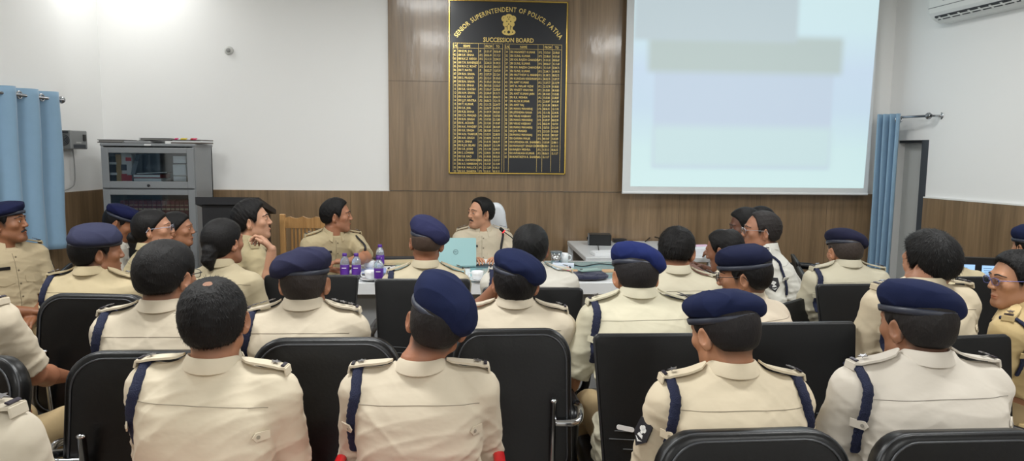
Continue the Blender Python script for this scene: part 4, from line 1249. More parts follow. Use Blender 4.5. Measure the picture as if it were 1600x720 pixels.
cable_pts = [Vector((-.02, .05, 0)), Vector((-.03, .05, -.12)), Vector((-.03, .045, -(zb0 - cz) * .8)), Vector((.02, .045, -(zb0 - cz) + .02)), Vector((.12, .04, -(zb0 - cz))), Vector((.30, .045, -(zb0 - cz) - .0))]
MB().tube(spline(cable_pts, 8), .0045, 6).build('cable', mat('cable_grey', (150, 150, 150), .5), bx, smooth=True)

# air conditioner on the right wall
pA = wallR(1481, 38); zac = pA.z; tA = (Vector((pA.x, pA.y, 0)) - RC).dot(dR)
ac = empty('air_conditioner', tuple(onR(tA, 0, zac)), math.atan2(dR.y, dR.x), 'white split air conditioner high on the right wall', 'air conditioner')
# local x along the wall towards the camera; into the room is -y (right wall)
prof = [(0, 0), (-.10, -.0), (-.175, .035), (-.205, .075), (-.215, .12), (-.215, .25), (-.19, .285), (0, .29)]
Vp = []; 
for x_ in (0, .012, .90, .912):
    kx = .94 if x_ in (0, .912) else 1
    Vp += [(x_, y_ * kx, .145 + (z_ - .145) * (kx if y_ else 1)) for y_, z_ in prof]
Fp = []
for i in range(3):
    for k in range(8):
        Fp.append((i * 8 + k, (i + 1) * 8 + k, (i + 1) * 8 + (k + 1) % 8, i * 8 + (k + 1) % 8))
Fp += [tuple(range(8)), tuple(24 + k for k in range(8))[::-1]]
b = MB(); b._add(Vp, Fp); o = b.build('case', mat('ac_white', (226, 228, 226), .35), ac); bm_fix(o)
l = MB(); rotf = Matrix.Rotation(R(40), 3, 'X')
l.box((.456, -.166, .034), (.80, .050, .012), Matrix.Rotation(R(-28), 3, 'X')); l.build('air_outlet', mat('outlet_dark', (34, 38, 44), .5), ac)
l = MB(); l.box((.456, -.170, .026), (.80, .012, .004), Matrix.Rotation(R(-28), 3, 'X'))
for k in range(8): l.box((.10 + k * .102, -.166, .029), (.020, .046, .006), Matrix.Rotation(R(-28), 3, 'X'))
l.build('louvre', mat('ac_white', (226, 228, 226)), ac)
MB().box((.456, -.2155, .118), (.89, .003, .005)).build('panel_gap', mat('gap_grey', (120, 122, 124), .5), ac)
MB().box((.20, -.217, .165), (.07, .003, .012)).build('logo_plate', mat('ac_logo', (120, 124, 132), .4), ac)

# ------------------------------------------------------------------ steel bookcase with glass doors
cF = 6.22
xl, xr = at(161, 300, cF).x, at(307, 300, cF).x
ztop = at(235, 224, cF).z
cw = xr - xl; cdp = .40
cab = empty('steel_bookcase', ((xl + xr) / 2, cF + cdp / 2, 0), 0, 'grey steel bookcase with glazed lift-up doors by the left corner', 'bookcase')
zA, zB_, = at(235, 295, cF).z, ztop
th_ = zB_ - .045 - zA        # one tier
tiers = [(zA, zB_ - .03)]
zz = zA
while zz > .2:
    z2 = max(.08, zz - th_ - .03); tiers.append((z2, zz)); zz = z2
c = MB()
c.box((-cw / 2 + .01, 0, ztop / 2), (.02, cdp, ztop)); c.box((cw / 2 - .01, 0, ztop / 2), (.02, cdp, ztop)); c.box((0, cdp / 2 - .01, ztop / 2), (cw, .02, ztop))
c.box((0, 0, ztop - .012), (cw + .012, cdp + .01, .024), bev=.004); c.box((0, 0, .04), (cw, cdp, .08))
for z0_, z1_ in tiers: c.box((0, 0, z0_), (cw - .03, cdp - .02, .022))
c.build('carcass', M_GREY, cab)
MB().box((0, cdp / 2 - .022, ztop / 2), (cw - .04, .004, ztop - .1)).build('lining', M_GREYD, cab)
for z0_, z1_ in tiers:
    f = MB(); y_ = -cdp / 2 - .008; hh = z1_ - z0_ - .012; zc = (z0_ + z1_) / 2
    f.box((-cw / 2 + .035, y_, zc), (.058, .016, hh), bev=.003); f.box((cw / 2 - .035, y_, zc), (.058, .016, hh), bev=.003)
    f.box((0, y_, zc + hh / 2 - .023), (cw - .128, .016, .046), bev=.003); f.box((0, y_, zc - hh / 2 + .029), (cw - .128, .016, .058), bev=.003)
    do = f.build('door', M_GREY, cab)
    MB().box((0, y_ + .003, zc), (cw - .12, .003, hh - .09)).build('glass', mat('door_glass', (215, 225, 230), .02, trans=1.0), do)
    MB().lathe([(.012, 0), (.012, .008), (.006, .012)], (0, y_ - .008, z0_ + .030), 14, Matrix.Rotation(R(90), 3, 'X')).build('knob', mat('knob_dark', (60, 62, 66), .3, .8), do)
MB().box((.0, -cdp / 2 - .001, ztop - .012), (.055, .012, .014)).build('name_tag', mat('tag_white', (225, 225, 225), .5), cab)
# books of the top tier
def book(w, h_, d_, col, loc, rot=None, label='', cat='book', group=None, band=None, lay=False):
    r_ = empty('book', loc, 0, label, cat, group)
    rm = rot
    co = mat('bookcloth_%d_%d_%d' % col, col, .5)
    cvr = MB().box((0, 0, 0), (w, d_, h_), rm, .003)
    cvr.build('cover', co, r_)
    pg_ = MB().box((0, -.002 if lay else .004, .004), (w - .006 if not lay else w - .008, d_ + .004, h_ - .010), rm); pg_.build('pages', M_PAPER, r_) if not band else None
    if band:
        for bz, bc, bhh in band:
            MB().box(((rm @ Vector((0, 0, bz))) if rm else Vector((0, 0, bz))) + Vector((0, -d_ / 2 - .0005, 0)), (w + .001, .002, bhh), rm).build('spine_band', mat('band_%d_%d_%d' % bc, bc, .5), r_)
    return r_
zt = zA + .055; MB().box((0, .02, zA + .046), (cw - .05, cdp - .06, .016)).build('shelf', M_GREY, cab); cxm = (xl + xr) / 2; yb = cF + .15
bx_ = [(176, 12, .20, (40, 42, 50), None), (185, 14, .215, (30, 32, 38), [(.05, (220, 220, 220), .02), (-.04, (220, 220, 220), .02)]), (194, 14, .235, (176, 140, 84), None), (201.5, 11, .245, (214, 210, 206), [(-.085, (190, 36, 42), .06), (.0, (60, 62, 70), .05)]), (209, 11, .245, (206, 200, 198), [(-.09, (180, 40, 44), .05), (.07, (190, 44, 48), .03)])]
bl_ = ['thin dark book at the left end of the top shelf', 'black book with two white spine labels behind the top glass door', 'tan book upright in the middle of the top shelf row', 'white book with red and grey spine bands beside the tan book', 'white book with red bands leaning next to the grey folder']
for (pxb, wpx, hb, cb_, bd_), lb in zip(bx_, bl_):
    q = at(pxb, 260, yb); w_ = wpx * .8 * yb / FPX * .9
    book(w_, hb, .18, cb_, (q.x, yb, zt + hb / 2 + .001), None, lb, 'book', 'books on the top shelf', band=bd_)
q = at(217, 262, yb); rotb = Matrix.Rotation(R(16), 3, 'Y')
book(.035, .235, .18, (70, 76, 84), (q.x + .005, yb, zt + .122), rotb, 'dark grey folder leaning to the right in the top shelf row', 'folder', 'books on the top shelf', band=[(.0, (110, 116, 124), .12)])
q = at(240, 272, yb)
book(.23, .030, .20, (214, 212, 212), (q.x, yb - .02, zt + .017), None, 'white book lying flat at the bottom of the small pile', 'book', 'flat pile on the top shelf', lay=True)
book(.225, .030, .20, (158, 44, 46), (q.x - .004, yb - .02, zt + .049), None, 'red book lying flat in the pile on the top shelf', 'book', 'flat pile on the top shelf', lay=True)
book(.26, .016, .20, (34, 36, 44), (q.x + .03, yb, zt + .075), Matrix.Rotation(R(-3), 3, 'Y'), 'black folder lying on top of the red book', 'folder', 'flat pile on the top shelf', lay=True)
q = at(288, 262, yb)
book(.115, .095, .2, (222, 222, 222), (q.x, yb, zt + .105), None, 'white file box stacked at the right end of the top shelf', 'file box', lay=True)
book(.115, .052, .2, (186, 172, 150), (q.x, yb, zt + .027), None, 'beige packet under the white file box', 'packet', lay=True)
book(.115, .07, .2, (96, 100, 104), (q.x, yb + .01, zt + .19), None, 'grey box file above the white one at the right end of the top shelf', 'file box', lay=True)
# maroon volumes of the second tier
zt2 = tiers[1][0] + .012
x0_, x1_ = at(196, 330, yb).x, at(302, 330, yb).x
nbk = 15; dx_ = (x1_ - x0_) / nbk
first = None
for k in range(nbk):
    lab = 'maroon bound volume with pale spine bands on the second shelf'
    if first is None:
        first = empty('bound_volume', (x0_ + dx_ * .5, yb, zt2), 0, lab, 'book', 'maroon volumes on the second shelf')
        MB().box((0, 0, .128), (dx_ * .92, .19, .255), bev=.004).build('cover', mat('maroon_cloth', (112, 34, 44), .45), first)
        sb_ = MB()
        for z_ in (.05, .18, .215): sb_.box((0, -.0955, z_), (dx_ * .80, .002, .005 if z_ != .18 else .016))
        sb_.build('spine_band', mat('spine_gold', (190, 168, 140), .4), first)
    else:
        c_ = copy_tree(first); c_.location.x = x0_ + dx_ * (k + .5)
# files on top of the bookcase
def bfile(px, w, dp, h_, col, rot, label, dz=0, dy=0.0):
    q = at(px, 222, cF + .12)
    r_ = empty('file_folder', (q.x, cF + .16 + dy, ztop + .002 + dz), R(rot), label, 'file', 'files on top of the bookcase')
    MB().box((0, 0, h_ * .15), (w, dp, h_ * .3), bev=.001).box((0, .002, h_ * .88), (w, dp, h_ * .2), bev=.001).build('cover', mat('file_%d_%d_%d' % col, col, .7), r_)
    MB().box((.004, .004, h_ * .5), (w * .96, dp * .95, h_ * .5)).build('papers', M_PAPER if col[0] > 90 else mat('paper_dull', (150, 148, 144), .8), r_)
    return r_
bfile(180, .22, .26, .028, (64, 62, 62), 4, 'dark file at the left end on top of the bookcase')
bfile(222, .23, .27, .022, (104, 104, 104), -5, 'grey paper file in the middle on top of the bookcase')
bfile(245, .25, .24, .020, (48, 48, 52), 9, 'black file askew over the grey file on the bookcase', .024)
fe_ = bfile(298, .25, .27, .034, (92, 82, 74), -3, 'brown file with coloured page flags on top of the bookcase')
for x_, c_ in ((-.08, (220, 60, 120)), (-.03, (226, 200, 60)), (-.005, (226, 200, 60)), (.08, (224, 60, 110)), (.055, (200, 60, 60))):
    MB().box((x_, -.125, .040), (.022, .03, .008), Matrix.Rotation(R(12), 3, 'X')).build('page_flag', mat('flag_%d_%d_%d' % c_, c_, .6), fe_)

# ------------------------------------------------------------------ lectern
lY = 5.35
lx0, lx1 = at(305, 312, lY).x, at(405, 312, lY).x
zf = at(350, 308, lY).z; zb_ = at(433, 328, lY + .42).z
lec = empty('lectern', ((lx0 + lx1) / 2, lY + .21, 0), 0, 'black wooden lectern with a slanting top in front of the wainscot', 'lectern')
lw = lx1 - lx0; M_BLK = mat('black_wood', (30, 31, 36), .45)
def quad_box(mb, x0, x1, ys, zs_top, zs_bot):
    V = [(x, ys[k], z[k]) for x in (x0, x1) for z in (zs_bot, zs_top) for k in (0, 1)]
    F = [(0, 1, 3, 2), (4, 6, 7, 5), (0, 4, 5, 1), (2, 3, 7, 6), (0, 2, 6, 4), (1, 5, 7, 3)]
    mb._add(V, F)
t_ = MB(); quad_box(t_, -lw / 2, lw / 2, (-.21, .24), (zf, zb_), (zf - .055, zb_ - .035)); t_.build('top', M_BLK, lec)
s_ = MB(); quad_box(s_, -lw / 2 + .035, -lw / 2 + .055, (-.18, .20), (zf - .056, zb_ - .036), (0, 0)); s_.build('side_panel', M_BLK, lec)
s_ = MB(); quad_box(s_, lw / 2 - .055, lw / 2 - .035, (-.18, .20), (zf - .056, zb_ - .036), (0, 0)); s_.build('side_panel', M_BLK, lec)
MB().box((0, -.17, (zf - .06) / 2), (lw - .11, .02, zf - .06)).build('front_panel', mat('black_panel', (24, 25, 29), .6), lec)
MB().box((0, -.19, .05), (lw - .04, .05, .10), bev=.004).build('plinth', M_BLK, lec)
MB().box((0, 0, .7), (lw - .11, .34, .02)).build('shelf', M_BLK, lec)

# ------------------------------------------------------------------ tables
TZ = .76
fL = at_z(526, 440, TZ); fR = at_z(1010, 443, TZ)
TY0 = (at_z(585, 440, TZ).y + at_z(930, 443, TZ).y) / 2
TY1 = TY0 + .95
TX0 = at(526, 430, TY0).x; TX1 = at(1118, 430, TY0).x
tab = empty('conference_table', ((TX0 + TX1) / 2, TY0, 0), 0, 'long white conference table with glass panels, in front of the head seat', 'table')
tw = TX1 - TX0
MB().box((0, (TY1 - TY0) / 2, TZ - .04), (tw, TY1 - TY0, .08), bev=.004).build('tabletop', M_WHITE, tab)
MB().box((0, .12, (TZ - .08) / 2), (tw - .1, .02, TZ - .09)).build('front_panel', mat('panel_grey', (150, 152, 154), .5), tab)
for x_ in (-tw / 2 + .05, 0, tw / 2 - .05): MB().box((x_, .5, (TZ - .08) / 2), (.04, .75, TZ - .08)).build('leg', M_WHITE, tab)
M_TEAL = mat('table_glass', (142, 184, 190), .08, coat=.5)
for (u0, u1) in ((612, 725), (735, 873), (878, 1105)):
    xa, xb = at(u0, 430, TY0 + .4).x, at(u1, 430, TY0 + .4).x
    MB().box(((xa + xb) / 2 - (TX0 + TX1) / 2, .52, TZ + .003), (xb - xa, .72, .006), bev=.001).build('glass_panel', M_TEAL, tab)

dL0 = at_z(892, 381, .77); sdx = dL0.x
sd_ = empty('side_desk', (sdx, 0, 0), 0, 'white side desk against the wood wall under the projection screen', 'desk')
sy0, sy1 = TY1 + .12, D - .06
sdw = at(1085, 385, 6.2).x - sdx
MB().box((sdw / 2, (sy0 + sy1) / 2, .77 - .02), (sdw, sy1 - sy0, .04), bev=.004).build('desktop', mat('side_desk_top', (206, 208, 210), .35), sd_)
for x_, y_ in ((.03, sy0 + .03), (.03, sy1 - .03), (sdw - .03, sy0 + .03), (sdw - .03, sy1 - .03)):
    MB().box((x_, y_, .365), (.05, .05, .73)).build('leg', M_WHITE, sd_)
MB().box((sdw / 2, sy1 - .05, .5), (sdw - .1, .02, .4)).build('back_panel', mat('desk_panel_brown', (120, 110, 100), .6), sd_)  # back panel in one plain brownish grey
# black device on the side desk
q = at_z(937, 383, .77); dv = empty('black_device', (q.x, q.y + .05, .77), R(-8), 'black electronic box with silver front on the white side desk', 'device')
MB().box((.01, 0, .050), (.20, .17, .10), bev=.006).build('case', M_BLACKP, dv)
MB().box((-.095, 0, .050), (.012, .165, .092), bev=.003).build('front', mat('device_silver', (120, 124, 128), .4, .3), dv)
MB().lathe([(.012, 0), (.012, .012)], (-.10, -.03, .06), 14, Matrix.Rotation(R(-90), 3, 'Y')).build('knob', M_BLACKP, dv)
q2 = at_z(972, 381, .77); dv2 = empty('black_device', (q2.x, q2.y + .12, .77), 4 * math.pi / 180, 'small flat black adapter beside the larger black box on the side desk', 'device')
MB().box((0, 0, .018), (.12, .08, .035), bev=.004).build('case', M_BLACKP, dv2)
MB().box((.055, -.042, .015), (.03, .01, .012)).build('plug', mat('plug_grey', (110, 110, 112), .5), dv2)
def cable(name, pts, r_, label, m=M_BLACKP):
    o = MB().tube(spline(pts, 8), r_, 6).build(name, m, None, smooth=True); tag(o, label, 'cable'); return o
def on_z(u, v, z, dz=.004): p_ = at_z(u, v, z); return Vector((p_.x, p_.y, z + dz))
cable('cable', [on_z(934, 386, .77, .03), on_z(936, 392, .77), on_z(943, 398, .77), on_z(955, 399, .77), on_z(975, 396, .77)], .004, 'black cable looping from the black box across the side desk')
cable('cable', [on_z(1008, 378, .77), on_z(1018, 375, .77, .03), on_z(1030, 377, .77, .03), on_z(1045, 382, .77)], .005, 'black cable arching behind the bald man near the wall end of the side desk'.replace('bald man', 'dark haired man'))
cable('cable', [on_z(868, 412, TZ, .010), on_z(890, 414, TZ, .010), on_z(910, 418, TZ, .010), on_z(935, 414, TZ, .010), on_z(960, 416, TZ, .010)], .004, 'thin black cable lying across the teal table glass')
q = at_z(945, 398, .77)
pst = empty('paper_stack', (q.x, q.y, .77), R(5), 'small stack of white papers on the side desk', 'papers')
MB().box((0, 0, .012), (.21, .16, .024), bev=.002).build('sheets', M_PAPER, pst)
MB().box((.01, .01, .026), (.20, .15, .003), Matrix.Rotation(R(9), 3, 'Z')).build('top_sheet', M_PAPER, pst)

# things on the conference table
def bottle(u, v, label):
    q = at_z(u, v, TZ + .006); s = 1.0
    r_ = empty('water_bottle', (q.x, q.y, TZ + .0065), 0, label, 'bottle', 'purple labelled water bottles')
    MB().lathe([(.024, 0), (.029, .004), (.030, .02), (.0285, .03), (.030, .09), (.030, .105), (.026, .125), (.014, .142), (.0125, .150)], (0, 0, 0), 24).build('bottle_body', mat('clear_plastic', (225, 232, 240), .08, trans=.75), r_, smooth=True)
    MB().lathe([(.0305, .024), (.0308, .025), (.0308, .088), (.0305, .089)], (0, 0, 0), 24).build('label_wrap', mat('purple_label', (92, 44, 150), .4), r_, smooth=True)
    w_ = MB(); V, F = text_geo('vijoy', .016, .02, 'CENTER')
    w_ = MB()
    w_.box((0, -.0312, .070), (.030, .002, .006)); w_.build('label_print', mat('label_print_white', (220, 214, 232), .5), r_)
    MB().lathe([(.0150, .146), (.0155, .148), (.0155, .162), (.013, .165)], (0, 0, 0), 18).build('cap', mat('purple_cap', (84, 40, 140), .4), r_, smooth=True)
    return r_
bottle(539, 434, 'water bottle with purple label, leftmost of the front pair on the table')
bottle(557, 434, 'water bottle with purple label, beside the leftmost one on the table')
bottle(592, 440, 'water bottle with purple label next to a white cup, nearest the table edge')
bottle(594, 417, 'water bottle with purple label standing farthest back on the table')
def cup(u, v, label, z=TZ + .007, s=1.0):
    q = at_z(u, v, z)
    r_ = empty('tea_cup', (q.x, q.y, z), 0, label, 'cup', 'white tea cups')
    mcup = mat('white_china', (236, 238, 240), .15, coat=.3)
    MB().lathe([(.022 * s, .006), (.030 * s, .012), (.037 * s, .035), (.041 * s, .062), (.039 * s, .062), (.035 * s, .035), (.026 * s, .014)], (0, 0, 0), 28).build('bowl', mcup, r_, smooth=True)
    MB().lathe([(.035, 0), (.062, .006), (.070, .012), (.068, .013), (.034, .005)], (0, 0, 0), 28).build('saucer', mcup, r_, smooth=True)
    MB().tube(spline([(-.036 * s, 0, .050), (-.058 * s, 0, .048), (-.058 * s, 0, .026), (-.033 * s, 0, .022)], 5), .0038, 8).build('handle', mcup, r_, smooth=True)
    return r_
cup(579, 437, 'white china cup beside the nearest purple bottle'); cup(746, 438, 'white china cup and saucer in front of the laptop')
cup(576, 420, 'white china cup among the papers left of the standing bottles')
# laptop, lid towards the camera
q = at_z(712, 419, TZ + .007)
lp = empty('laptop', (q.x, q.y + .03, TZ + .007), R(3), 'pale teal laptop seen from behind its open lid', 'laptop')
M_LID = mat('laptop_lid', (152, 188, 190), .35, .2)
lrot = Matrix.Rotation(R(14), 3, 'X')
LWd = 58 / FPX * q.y
b = MB(); b.prism([(x_, y_ + .103) for x_, y_ in rrect(.300, .205, .010)], .006, Matrix.Translation((0, 0, .012)) @ Matrix.Rotation(R(90 - 14), 4, 'X')); b.build('lid', M_LID, lp)
MB().box((0, .105, .008), (.300, .205, .015), bev=.004).build('base', M_LID, lp)
MB().box((0, .11, .0165), (.29, .10, .002)).build('keyboard', M_BLACKP, lp)
lg = MB(); Ml = Matrix.Translation((0, -.0015, .012)) @ Matrix.Rotation(R(90 - 14), 4, 'X')
ring = [Ml @ Vector((.017 * math.cos(a), .103 + .017 * math.sin(a), .0065)) for a in np.linspace(0, 2 * math.pi, 25)[:-1]]
lg.tube(ring, .0012, 6, closed=True); put_text(lg, 'DELL', None, .0115, .01, 'CENTER', M=Ml @ Matrix.Translation((0, .0995, .0072)))
lg.build('lid_logo', mat('logo_grey', (90, 108, 114), .3, .5), lp)
# papers by the laptop and in front of the head seat
def paper(u, v, w, d_, rot, label, th=.006, col=(232, 234, 238), name='paper_sheet', z=TZ + .0062):
    q = at_z(u, v, z); r_ = MB().box((0, 0, th / 2), (w, d_, th), bev=.0008).build(name, mat('paper_%d_%d_%d' % col, col, .7), None)
    r_.location = (q.x, q.y, z); r_.rotation_euler = (0, 0, R(rot)); tag(r_, label, 'papers'); return r_
paper(752, 409, .30, .21, 4, 'white papers on the table in front of the smiling officer')
paper(745, 416, .26, .10, -6, 'dark folder lying right of the laptop', .010, (74, 88, 98), 'folder')
paper(577, 424, .24, .17, 12, 'pale blue printed booklet by the purple bottles', .010, (150, 166, 214), 'booklet')
paper(570, 433, .26, .11, -4, 'dark grey notebook at the left front of the table', .014, (84, 86, 90), 'notebook')
paper(628, 411, .30, .16, 8, 'beige file behind the officer with the leaning beret, on the table', .016, (196, 178, 142), 'file')
paper(618, 404, .34, .10, 2, 'black file on the table back edge left of the laptop', .012, (44, 44, 48), 'file')
paper(545, 414, .30, .2, 0, 'cream desk pad under the seated officer leaning on the table end', .006, (222, 208, 184), 'desk_pad')
paper(930, 424, .40, .10, 3, 'tan folder behind the folded beret on the table', .008, (196, 160, 124), 'folder')
paper(880, 416, .16, .10, -8, 'white printed cards left of the steel tumbler', .02, (214, 222, 236), 'cards')
for k, (u, v, c_, nm_) in enumerate(((883, 425, (236, 110, 150), 'pink'), (889, 422, (190, 220, 110), 'green'), (884, 420, (240, 170, 130), 'orange'))):
    paper(u, v, .055, .05, 10 * k, nm_ + ' sticky note pad on the table by the steel tumbler', .012, c_, 'sticky_note')
q = at_z(869, 412, TZ + .007); tmb = empty('steel_tumbler', (q.x, q.y, TZ + .007), 0, 'steel tumbler with lid on the table beside a white mug', 'tumbler')
MB().lathe([(.036, 0), (.038, .004), (.043, .088)], (0, 0, 0), 28).build('body', M_CHROME, tmb, smooth=True)
MB().lathe([(.044, .088), (.046, .090), (.046, .097), (.02, .101)], (0, 0, 0), 28).build('lid', mat('lid_grey', (120, 126, 130), .35, .5), tmb, smooth=True)
q = at_z(880, 412, TZ + .007); mg = empty('white_mug', (q.x + .01, q.y + .05, TZ + .007), 0, 'plain white mug right of the steel tumbler', 'mug')
MB().lathe([(.030, 0), (.034, .004), (.035, .075), (.032, .075), (.031, .01)], (0, 0, 0), 24).build('bowl', mat('white_china', (236, 238, 240)), mg, smooth=True)
MB().tube(spline([(.034, 0, .06), (.055, 0, .055), (.055, 0, .025), (.034, 0, .018)], 5), .0045, 8).build('handle', mat('white_china', (236, 238, 240)), mg, smooth=True)
# folded beret lying on the table with a phone on it
q = at_z(917, 434, TZ + .007)
fbt = empty('folded_beret', (q.x, q.y, TZ + .007), 0, 'navy beret lying flat on the table under a phone', 'beret')
Ff = Field(); Ff.U(f_ell((0, 0, .014), (.145, .105, .022)), .02); Ff.U(f_ell((.03, .02, .026), (.085, .07, .020)), .02)
fnn = Folds(77, 6, .004, 25, 60, 0)
Vq, Fq = polygonise(lambda P: np.maximum(Ff(P) - fnn(P), .0005 - P[:, 2]), (-.2, -.16, -.02), (.2, .16, .08), .006)
mesh_np('felt', Vq, Fq, mat('beret_36_40_82', (30, 34, 62), .88, bump=.25, bscale=300, sheen=.25), fbt)
MB().tube([Vector((.115 * math.cos(a), .082 * math.sin(a), .010)) for a in np.linspace(0, 2 * math.pi, 31)[:-1]], .006, 8, closed=True).build('band', mat('beret_band', (44, 48, 62), .45), fbt, smooth=True)
ph = empty('mobile_phone', (q.x + .02, q.y + .01, TZ + .056), R(20), 'pale green phone lying on the folded beret', 'phone')
MB().prism(rrect(.155, .075, .010), .008, Matrix.Identity(4)).build('case', mat('phone_green', (150, 180, 176), .3), ph)
MB().lathe([(.010, 0), (.010, .002)], (-.055, .018, .008), 14).build('camera_lens', M_BLACKP, ph)
# gooseneck microphone
q = at_z(802, 409, TZ + .007); q = Vector((q.x, q.y, TZ + .007))
mk = empty('microphone', tuple(q), 0, 'gooseneck microphone with a red ring bending towards the smiling officer', 'microphone')
MB().lathe([(.050, 0), (.052, .01), (.045, .022), (.012, .028)], (0, 0, 0), 24).build('base', M_BLACKP, mk, smooth=True)
tip = at(783, 358, q.y + .12) - q
nk = spline([Vector((0, 0, .02)), Vector((.01, .0, .12)), Vector((.0, .02, tip.z * .72)), tip + Vector((.025, 0, -.022))], 8)
MB().tube(nk, .0042, 8).build('neck', M_BLACKP, mk, smooth=True)
dv_ = (tip - nk[-1]).normalized(); rotm = dv_.to_track_quat('Z', 'Y').to_matrix()
MB().lathe([(.006, 0), (.013, .006), (.014, .035), (.009, .048)], nk[-1], 16, rotm).build('capsule', mat('mic_foam', (18, 18, 18), .9), mk, smooth=True)
MB().lathe([(.0145, -.004), (.0145, .004)], nk[-1] + dv_ * .006, 16, rotm).build('light_ring', mat('mic_red', (230, 30, 40), .4, emis=2.0), mk, smooth=True)
# right part: papers near the white-shirted officers
paper(1088, 396, .30, .16, 4, 'pile of white papers near the officers on the right', .05, (222, 224, 230), 'paper_stack')
paper(1090, 384, .20, .08, 10, 'pink paper lying on the pile of white papers', .006, (226, 190, 214), 'paper_sheet', TZ + .057)
# console with two screens on the far right
q = at(1516, 420, 4.95); cs = empty('monitor_console', (q.x, 4.95, 0), R(-14), 'black control console with two small lit screens by the right wall', 'console')
za_, zb2 = at(1516, 452, 4.95).z, at(1516, 401, 4.95).z
cwid = 82 / FPX * 5.05
b = MB(); b.prism(rrect(cwid, zb2 - za_ + .3, .02), .05, Matrix.Translation((0, 0, (za_ - .3 + zb2) / 2)) @ Matrix.Rotation(R(90), 4, 'X')); b.build('housing', M_BLACKP, cs)
for u_, w_, h_ in ((-.075, .165, .088), (.10, .092, .082)):
    sc_ = MB().box((u_, -.0505, zb2 - .095), (w_ + .012, .006, h_ + .012)).build('bezel', mat('bezel_dark', (34, 36, 42), .3), cs)
    MB().box((u_, -.054, zb2 - .095), (w_, .002, h_)).build('screen', mat('screen_blue', (150, 186, 222), .3, emis=.8), sc_)
    tl_ = MB()
    for k in range(3): tl_.box((u_ - w_ * .1, -.0555, zb2 - .075 - k * .016), (w_ * (.6 - .1 * k), .001, .004))
    tl_.build('screen_text', mat('screen_text', (96, 128, 160), .5, emis=.3), sc_)
MB().box((0, .10, za_ / 2 - .1), (cwid, .35, za_ - .25), bev=.01).build('stand', M_BLACKP, cs)

# ------------------------------------------------------------------ chairs
def cushion(mb, poly, th, bev, M4_, bend=0.0):
    n = len(poly); lv = [(1 - .0, .0)]
    cx = sum(p[0] for p in poly) / n; cy = sum(p[1] for p in poly) / n
    w = max(p[0] for p in poly) - cx; h_ = max(p[1] for p in poly) - cy
    V = []; lay = []
    for k in range(5):
        a = math.pi / 2 * k / 4; lay.append((bev * (1 - math.sin(a)), bev * (1 - math.cos(a))))
    for k in range(4, -1, -1):
        a = math.pi / 2 * k / 4; lay.append((bev * (1 - math.sin(a)), th - bev * (1 - math.cos(a))))
    for ins, z in lay:
        for x, y in poly:
            X = cx + (x - cx) * (1 - ins / w); Y_ = cy + (y - cy) * (1 - ins / h_)
            V.append(M4_ @ Vector((X, Y_, z + bend * X * X)))
    F = []
    for i in range(len(lay) - 1):
        for k in range(n): F.append((i * n + k, i * n + (k + 1) % n, (i + 1) * n + (k + 1) % n, (i + 1) * n + k))
    # caps as fans around inset rings so that the bend stays smooth
    for li, z, flip in ((0, 0, True), (len(lay) - 1, th, False)):
        base = li * n; prev = base
        for g_ in (.66, .33):
            st = len(V)
            for k in range(n):
                x, y = poly[k]; X = cx + (x - cx) * g_; Y_ = cy + (y - cy) * g_
                V.append(M4_ @ Vector((X, Y_, z + bend * X * X)))
            for k in range(n):
                q = (prev + k, prev + (k + 1) % n, st + (k + 1) % n, st + k); F.append(q[::-1] if flip else q)
            prev = st
        q = tuple(prev + k for k in range(n)); F.append(q[::-1] if flip else q)
    return mb._add(V, F)

def chair_leather(name='leather_chair', top=1.025, w=.47, label=''):
    r_ = empty(name, (0, 0, 0), 0, label, 'chair', 'black leather chairs with steel tube arms')
    zb = .47; h_ = top - zb
    # backrest outline in local x, y(up); rear face towards -Y
    Mb = Matrix.Translation((0, -.235, zb + h_ / 2)) @ Matrix.Rotation(R(-9), 4, 'X') @ Matrix.Rotation(R(90), 4, 'X')
    b = MB(); cushion(b, rrect(w, h_, .10, 8, .07), .065, .022, Mb @ Matrix.Translation((0, 0, 0)), .35)
    bo = b.build('backrest', M_LEATHER, r_); sharp(bo, 40)
    pi = MB()
    for zz_, ins in ((.052, .004), (.064, .022)):
        pts = [Mb @ Vector((x * (1 - ins / (w / 2)), y * (1 - ins / (h_ / 2)), zz_ + .35 * x * x)) for x, y in rrect(w, h_, .10, 8, .07)]
        pi.tube(pts, .0032, 6, closed=True)
    pi.build('piping', mat('piping_grey', (52, 54, 58), .35), bo, smooth=True)
    b = MB(); cushion(b, rrect(.48, .46, .06, 6), .085, .03, Matrix.Translation((0, .01, .345))); so = b.build('seat', M_LEATHER, r_); sharp(so, 40)
    for s in (-1, 1):
        xo = s * (w / 2 - .085)
        MB().tube([Vector((xo, -.30, .02)), Vector((xo, -.335, .40)), Vector((xo, -.365, top - .22))], .0125, 12).lathe([(.014, 0), (.014, .006), (.008, .011)], (xo, -.365, top - .22), 14).build('rear_post', M_CHROME, r_, smooth=True)
        ar_ = spline([Vector((xo, -.350, top - .30)), Vector((xo + s * .10, -.345, top - .30)), Vector((s * .285, -.27, top - .28)), Vector((s * .295, -.12, .67)), Vector((s * .295, .10, .665)), Vector((s * .29, .20, .60)), Vector((s * .27, .22, .40)), Vector((s * .25, .20, .02))], 7)
        ao = MB().tube(ar_, .0125, 12).build('armrest', M_CHROME, r_, smooth=True)
        MB().tube([Vector((s * .295, -.14, .678)), Vector((s * .295, .14, .675))], .019, 10, flat=.6).build('arm_pad', M_BLACKP, ao, smooth=True)
        MB().tube([Vector((s * .25, .20, .013)), Vector((s * .25, -.28, .013))], .0125, 10).build('leg', M_CHROME, r_, smooth=True)
    MB().tube([Vector((-.25, .02, .33)), Vector((.25, .02, .33))], .0125, 10).build('cross_bar', M_CHROME, r_, smooth=True)
    return r_

